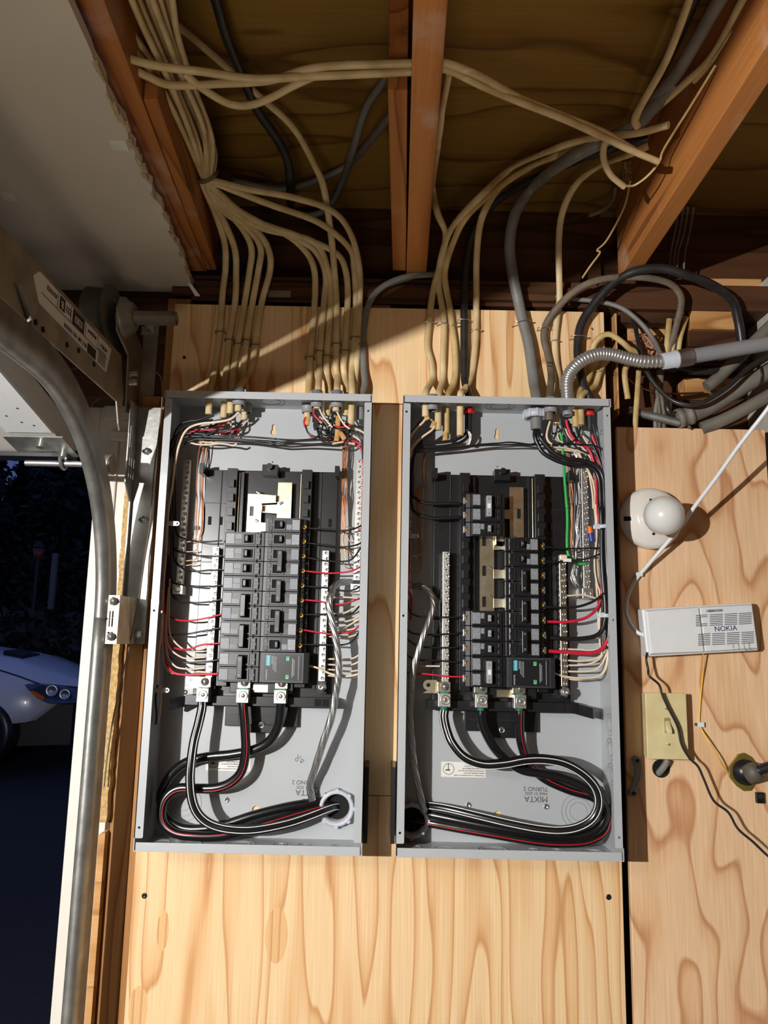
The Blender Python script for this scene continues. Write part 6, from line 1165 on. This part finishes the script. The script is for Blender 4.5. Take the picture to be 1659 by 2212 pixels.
# brass receptacle plate with a black plug and cord
RC = thing('receptacle', 'brass receptacle plate with a black plug at the right edge', 'outlet', V(1607, 1667, 0))
c = V(1607, 1667, 0.002)
def dia(r, k): return [(c.x+r*a, c.z+r*b) for a, b in ((-1, -k*.35), (-.55, -.9), (-.1, -1.2), (.35, -1.15), (1, -.2), (1.05, .2), (.5, .95), (.05, 1.2), (-.35, 1.1), (-1, .3))]
d_ = plate(dia(0.0265, 1)[::-1], [], 0.004); move(d_, (0, -0.003, 0)); d_.build('wall_plate', OLIVE, RC, 0.0006)
MB().lathe(c, (0, -1, 0), [(0.0, 0.0215), (0.008, 0.0215), (0.009, 0.017), (0.016, 0.0165), (0.016, 0)], 28).build('socket', BLK3, RC)
PG = thing('plug', 'black round plug with a ribbed cord sleeve', 'plug', c+Vector((0, -0.016, 0)))
ax_ = Vector((0.62, -0.66, 0.42)).normalized(); b0 = c+Vector((0.002, -0.018, 0))
MB().lathe(b0, ax_, [(-0.004, 0), (-0.004, 0.0165), (0.012, 0.0160), (0.018, 0.0125), (0.020, 0.0)], 24).build('plug_body', mat('grey_rubber', S(92, 88, 80), 0.55, var=0.2), PG)
pr = [(0.016, 0.010)]
for i in range(7): pr += [(0.020+i*0.006, 0.0100-0.0003*i), (0.023+i*0.006, 0.0088-0.0003*i)]
MB().lathe(b0, ax_, pr+[(0.066, 0)], 18).build('ribbed_sleeve', BLK3, PG)
MB().cyl(b0+ax_*0.06, b0+ax_*0.24, 0.0055, n=12).build('cord', BLKJ, PG)
p, q = V(1632, 1711, 0.004), V(1650, 1735, 0.004); bx_ = thing('sensor_box', 'tiny black box screwed beside the receptacle', 'small box', V(1641, 1735, 0))
MB().box(p.x, q.x, -0.008, -0.0005, q.z, p.z).build('case', BLK3, bx_, 0.001); c2 = (p+q)/2; MB().cyl((c2.x, -0.008, c2.z+.003), (c2.x, -0.0095, c2.z+.003), 0.0042, n=14).build('screw', BLK2, bx_)
# black cord and yellow fibre below the network box
tag(MB().tube([V(1398, 1410, 0.03), V(1396, 1425, 0.034), V(1400, 1445, 0.034)]+cr(1310, 1460, 4.753, [(440, 0), (540, 90), (575, 200), (640, 340), (730, 520), (770, 700), (850, 840), (940, 930), (1000, 1060), (1100, 1280), (1250, 1400), (1350, 1570), (1500, 1700), (1659, 1850), (1800, 1960)], .040), 0.0021, seg=8).build('black_cable', BLKJ), 'thin black cable trailing past the light switch to the right edge', 'cable')
tag(MB().tube([V(1519, 1412, 0.022), V(1520, 1440, 0.010), V(1516, 1480, 0.004), V(1512, 1530, 0.003), V(1512, 1566, 0.004), V(1530, 1600, 0.014), V(1552, 1638, 0.022), V(1570, 1666, 0.010)], 0.0013, seg=7).build('yellow_fibre', YEL), 'thin yellow cable from the network box to the brass plate', 'cable')
c = V(1511, 1565, 0.003); FC = thing('cable_clip', 'white clip pinning the yellow cable', 'cable clip', c)
MB().box(c.x-0.004, c.x+0.007, -0.0075, -0.0005, c.z-0.0040, c.z+0.0045).build('clip', WHP, FC, 0.0008); MB().cyl((c.x-0.0055, 0, c.z), (c.x-0.0055, -0.004, c.z), 0.0026, n=10).build('nail', STN, FC)
for lab, x in (('black strip standing in for the gap shade along the lower right side of the left panel', -0.0042), ('black strip standing in for the gap shade along the lower left side of the right panel', 0.0402)):
    p, q = V(795, 1650, 0.04), V(795, 1812, 0.04)  # black strips put in for the shade in the gap between the panels
    tag(MB().box(x-0.0034, x+0.0034, -0.070, -0.0005, q.z, p.z).build('gap_shade_strip', BLK3, None, 0.0008), lab, 'shade strip')
# ================================================================== OUTSIDE AT DUSK
ASPH = mat('dark_asphalt', S(34, 35, 38), 0.85, var=0.3, scale=30)
drv = struct(MB().hexa([(-14, 0.13, FZ-0.1), (6, 0.13, FZ-0.1), (6, 0.13, FZ-0.02), (-14, 0.13, FZ-0.02), (-14, 16, -0.75), (6, 16, -0.75), (6, 16, -0.55), (-14, 16, -0.55)]).build('floor_driveway', ASPH))
CARW = mat('white_car_paint', S(205, 208, 214), 0.25, var=0.02, coat=0.6)
car = thing('car', 'white car parked nose right on the dark driveway', 'car', (-5.2, 6.9, -0.95))
NY, FY = 5.95, 7.75                                   # near and far flanks
def prof_at(x):
    """half section (y offset from the near flank, z) from sill to centre line"""
    k = (x+7.6)/4.7                                    # 0 tail .. 1 nose
    return k
secs = []
#       x      sill   belt   hoodedge crown  nearY
for (x, zs, zb, ze, zc, ny) in ((-7.55, -0.55, -0.20, 0.02, 0.08, 6.25), (-7.3, -0.68, -0.20, 0.06, 0.14, 6.02), (-6.6, -0.72, -0.18, 0.30, 0.52, 5.95), (-5.9, -0.72, -0.18, 0.38, 0.58, 5.95), (-5.2, -0.72, -0.18, 0.30, 0.52, 5.95), (-4.6, -0.72, -0.20, 0.05, 0.26, 5.95), (-4.1, -0.72, -0.20, 0.02, 0.20, 5.96), (-3.58, -0.52, -0.22, -0.016, 0.13, 5.97), (-3.30, -0.49, -0.26, -0.10, 0.03, 6.03), (-3.10, -0.32, -0.27, -0.155, -0.06, 6.15), (-2.93, -0.30, -0.26, -0.19, -0.13, 6.50)):
    w = FY-NY; off = ny-NY; mid = (NY+FY)/2
    half = [(ny, zs), (ny-0.0, (zs+zb)/2), (ny, zb), (ny+0.04, (zb+ze)/2+0.02), (ny+0.10, ze), (ny+0.35, ze+(zc-ze)*0.62), (mid, zc)]
    far = [(2*mid-y, z) for (y, z) in half[:-1]][::-1]
    secs.append([(x, y, z) for (y, z) in half+far])
mb = MB(); n = len(secs[0]); mb.add([v for s in secs for v in s], [(i*n+j, i*n+(j+1) % n, (i+1)*n+(j+1) % n, (i+1)*n+j) for i in range(len(secs)-1) for j in range(n)], True)
mb.add(secs[0]+secs[-1], [tuple(range(n-1, -1, -1)), tuple(range(n, 2*n))]); body = mb.build('body', CARW, car)
DK = mat('dark_trim', S(7, 7, 9), 0.5)
def strip(pts, r, nm, m): MB().tube(pts, r, seg=5, sub=4).build(nm, m, body)
strip([V(-10, 1444, -5.95), V(0, 1448, -5.95), V(40, 1461, -5.96), V(75, 1474, -6.0), V(90, 1479, -6.02)], 0.007, 'bonnet_seam', DK)
strip([V(90, 1479, -6.02), V(130, 1482, -6.15), V(170, 1486, -6.3)], 0.012, 'bonnet_seam', DK)
c = [V(7, 1416, -6.45), V(45, 1412, -6.75), V(85, 1423, -6.75), V(48, 1427, -6.40)]; MB().hexa([p+Vector((0, 0, 0.05)) for p in c]+c).build('bonnet_scoop', DK, body)
hl_ = [V(53, 1480, -5.93), V(60, 1477, -5.93), V(92, 1479, -5.96), V(140, 1484, -6.1), V(170, 1487, -6.25), V(170, 1517, -6.2), V(140, 1521, -6.05), V(104, 1520, -5.95), V(80, 1508, -5.92), V(62, 1491, -5.92)]
nn = len(hl_); HLM = mat('headlight_lens', S(70, 80, 110), 0.12, var=0.4, scale=9, coat=0.6)
mb = MB(); mb.add(hl_+[p+Vector((0, 0.12, 0)) for p in hl_], [tuple(range(nn)), tuple(range(2*nn-1, nn-1, -1))]+[(i, i+nn, (i+1) % nn+nn, (i+1) % nn) for i in range(nn)]); hlo = mb.build('headlight', HLM, car)
am = [V(64, 1492, -5.89), V(72, 1493, -5.89), V(96, 1506, -5.90), V(93, 1513, -5.90), V(82, 1508, -5.89), V(70, 1500, -5.89)]; nn = len(am)
mb = MB(); mb.add(am+[p+Vector((0, 0.03, 0)) for p in am], [tuple(range(nn)), tuple(range(2*nn-1, nn-1, -1))]+[(i, i+nn, (i+1) % nn+nn, (i+1) % nn) for i in range(nn)]); mb.build('amber_reflector', mat('amber_lens', S(220, 96, 20), 0.3), hlo)
for (px, py, r) in ((112, 1492, 0.055), (140, 1500, 0.05)):
    c = V(px, py, -5.95-0.06*(px > 120)); MB().lathe(c, (0.2, -1, 0), [(0.0, 0), (0.0, r), (0.02, r), (0.008, r*0.7), (0.0, 0.0)], 20).build('lamp_reflector', CHROME, hlo)
for (x, yy) in ((-3.72, 6.05), (-6.65, 6.05), (-3.72, 7.6), (-6.65, 7.6)):
    zc = -0.62+0.02; wh = MB().lathe((x, yy, zc), (0, -1, 0), [(-0.1, 0.0), (-0.1, 0.31), (0.07, 0.32), (0.1, 0.29), (0.1, 0.2), (0.06, 0.18), (0.06, 0)], 28).build('wheel', BLK3, car)
MB().hexa([(-4.3, 6.02, -0.75), (-2.98, 6.3, -0.72), (-2.98, 6.3, -0.30), (-4.3, 6.02, -0.5), (-4.3, 7.6, -0.75), (-2.98, 7.4, -0.72), (-2.98, 7.4, -0.30), (-4.3, 7.6, -0.5)]).build('lower_bumper', DK, car)
# hedge and trees across the driveway: leaf masses dense enough to stand out only as dark shapes
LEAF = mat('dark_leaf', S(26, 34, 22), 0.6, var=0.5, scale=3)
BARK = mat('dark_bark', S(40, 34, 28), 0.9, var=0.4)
def tree(label, c, rx, ry, rz, n, seed, trunk=True):
    rr = random.Random(seed); o = thing('tree', label, 'tree', (c[0], c[1], -0.7)); mb = MB(); vs = []; fs = []
    for i in range(n):
        while True:
            p = Vector((rr.uniform(-1, 1), rr.uniform(-1, 1), rr.uniform(-1, 1)))
            if p.length < 1: break
        p = Vector((c[0]+p.x*rx, c[1]+p.y*ry, c[2]+p.z*rz)); s = rr.uniform(0.06, 0.12)*(1.0 if c[1] < 13 else 1.9); a = Vector((rr.uniform(-1, 1), rr.uniform(-1, 1), rr.uniform(-1, 1))).normalized(); b = a.orthogonal().normalized()
        k = len(vs); vs += [p-a*s, p+b*s*0.45, p+a*s, p-b*s*0.45]; fs.append((k, k+1, k+2, k+3))
    mb.add(vs, fs); f = mb.build('foliage', LEAF, o); f['kind'] = 'stuff'
    MB().tube([(c[0], c[1], -0.8), (c[0]+.05, c[1], (c[2]-0.8)/2), (c[0], c[1], c[2])], 0.14, 0.14, seg=9).build('trunk', BARK, o)
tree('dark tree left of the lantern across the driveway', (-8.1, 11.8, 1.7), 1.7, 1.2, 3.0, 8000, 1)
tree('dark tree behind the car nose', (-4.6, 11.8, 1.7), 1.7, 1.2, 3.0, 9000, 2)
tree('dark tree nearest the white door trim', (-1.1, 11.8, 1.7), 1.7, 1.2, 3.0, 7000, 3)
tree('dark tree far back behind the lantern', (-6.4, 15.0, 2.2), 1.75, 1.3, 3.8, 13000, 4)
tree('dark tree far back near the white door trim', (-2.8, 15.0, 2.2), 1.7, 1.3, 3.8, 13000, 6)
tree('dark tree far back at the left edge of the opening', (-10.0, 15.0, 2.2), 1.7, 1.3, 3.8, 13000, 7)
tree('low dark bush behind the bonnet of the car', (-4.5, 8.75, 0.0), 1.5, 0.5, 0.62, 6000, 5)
p = V(115, 1255, -9.0); ps = thing('gate_post', 'pale square post in the dark beyond the car', 'post', (p.x, p.y, -0.9))
MB().box(p.x-0.035, p.x+0.035, p.y-0.035, p.y+0.035, -0.95, V(115, 1195, -9.0).z).build('shaft', mat('weathered_post', S(90, 90, 92), 0.8), ps, 0.01)
q = V(84, 1190, -9.6); ln = thing('lantern', 'dim orange lantern glowing across the driveway', 'lantern', (q.x, q.y, q.z))
MB().lathe(q, (0, 0, 1), [(-0.12, 0), (-0.12, 0.06), (0.05, 0.09), (0.05, 0.0)], 8).build('glass', mat('lantern_glass', S(120, 60, 36), 0.4), ln); MB().lathe(q, (0, 0, 1), [(0.05, 0.11), (0.14, 0.02), (0.14, 0)], 8).build('cap', DK, ln)
MB().cyl((q.x, q.y, -0.8), (q.x, q.y, q.z-0.12), 0.03, n=10).build('post', DK, ln)
for o in bpy.data.objects:                             # every object keeps its own plain name
    if o.type == 'MESH' and not o.data.materials: o.data.materials.append(DK)
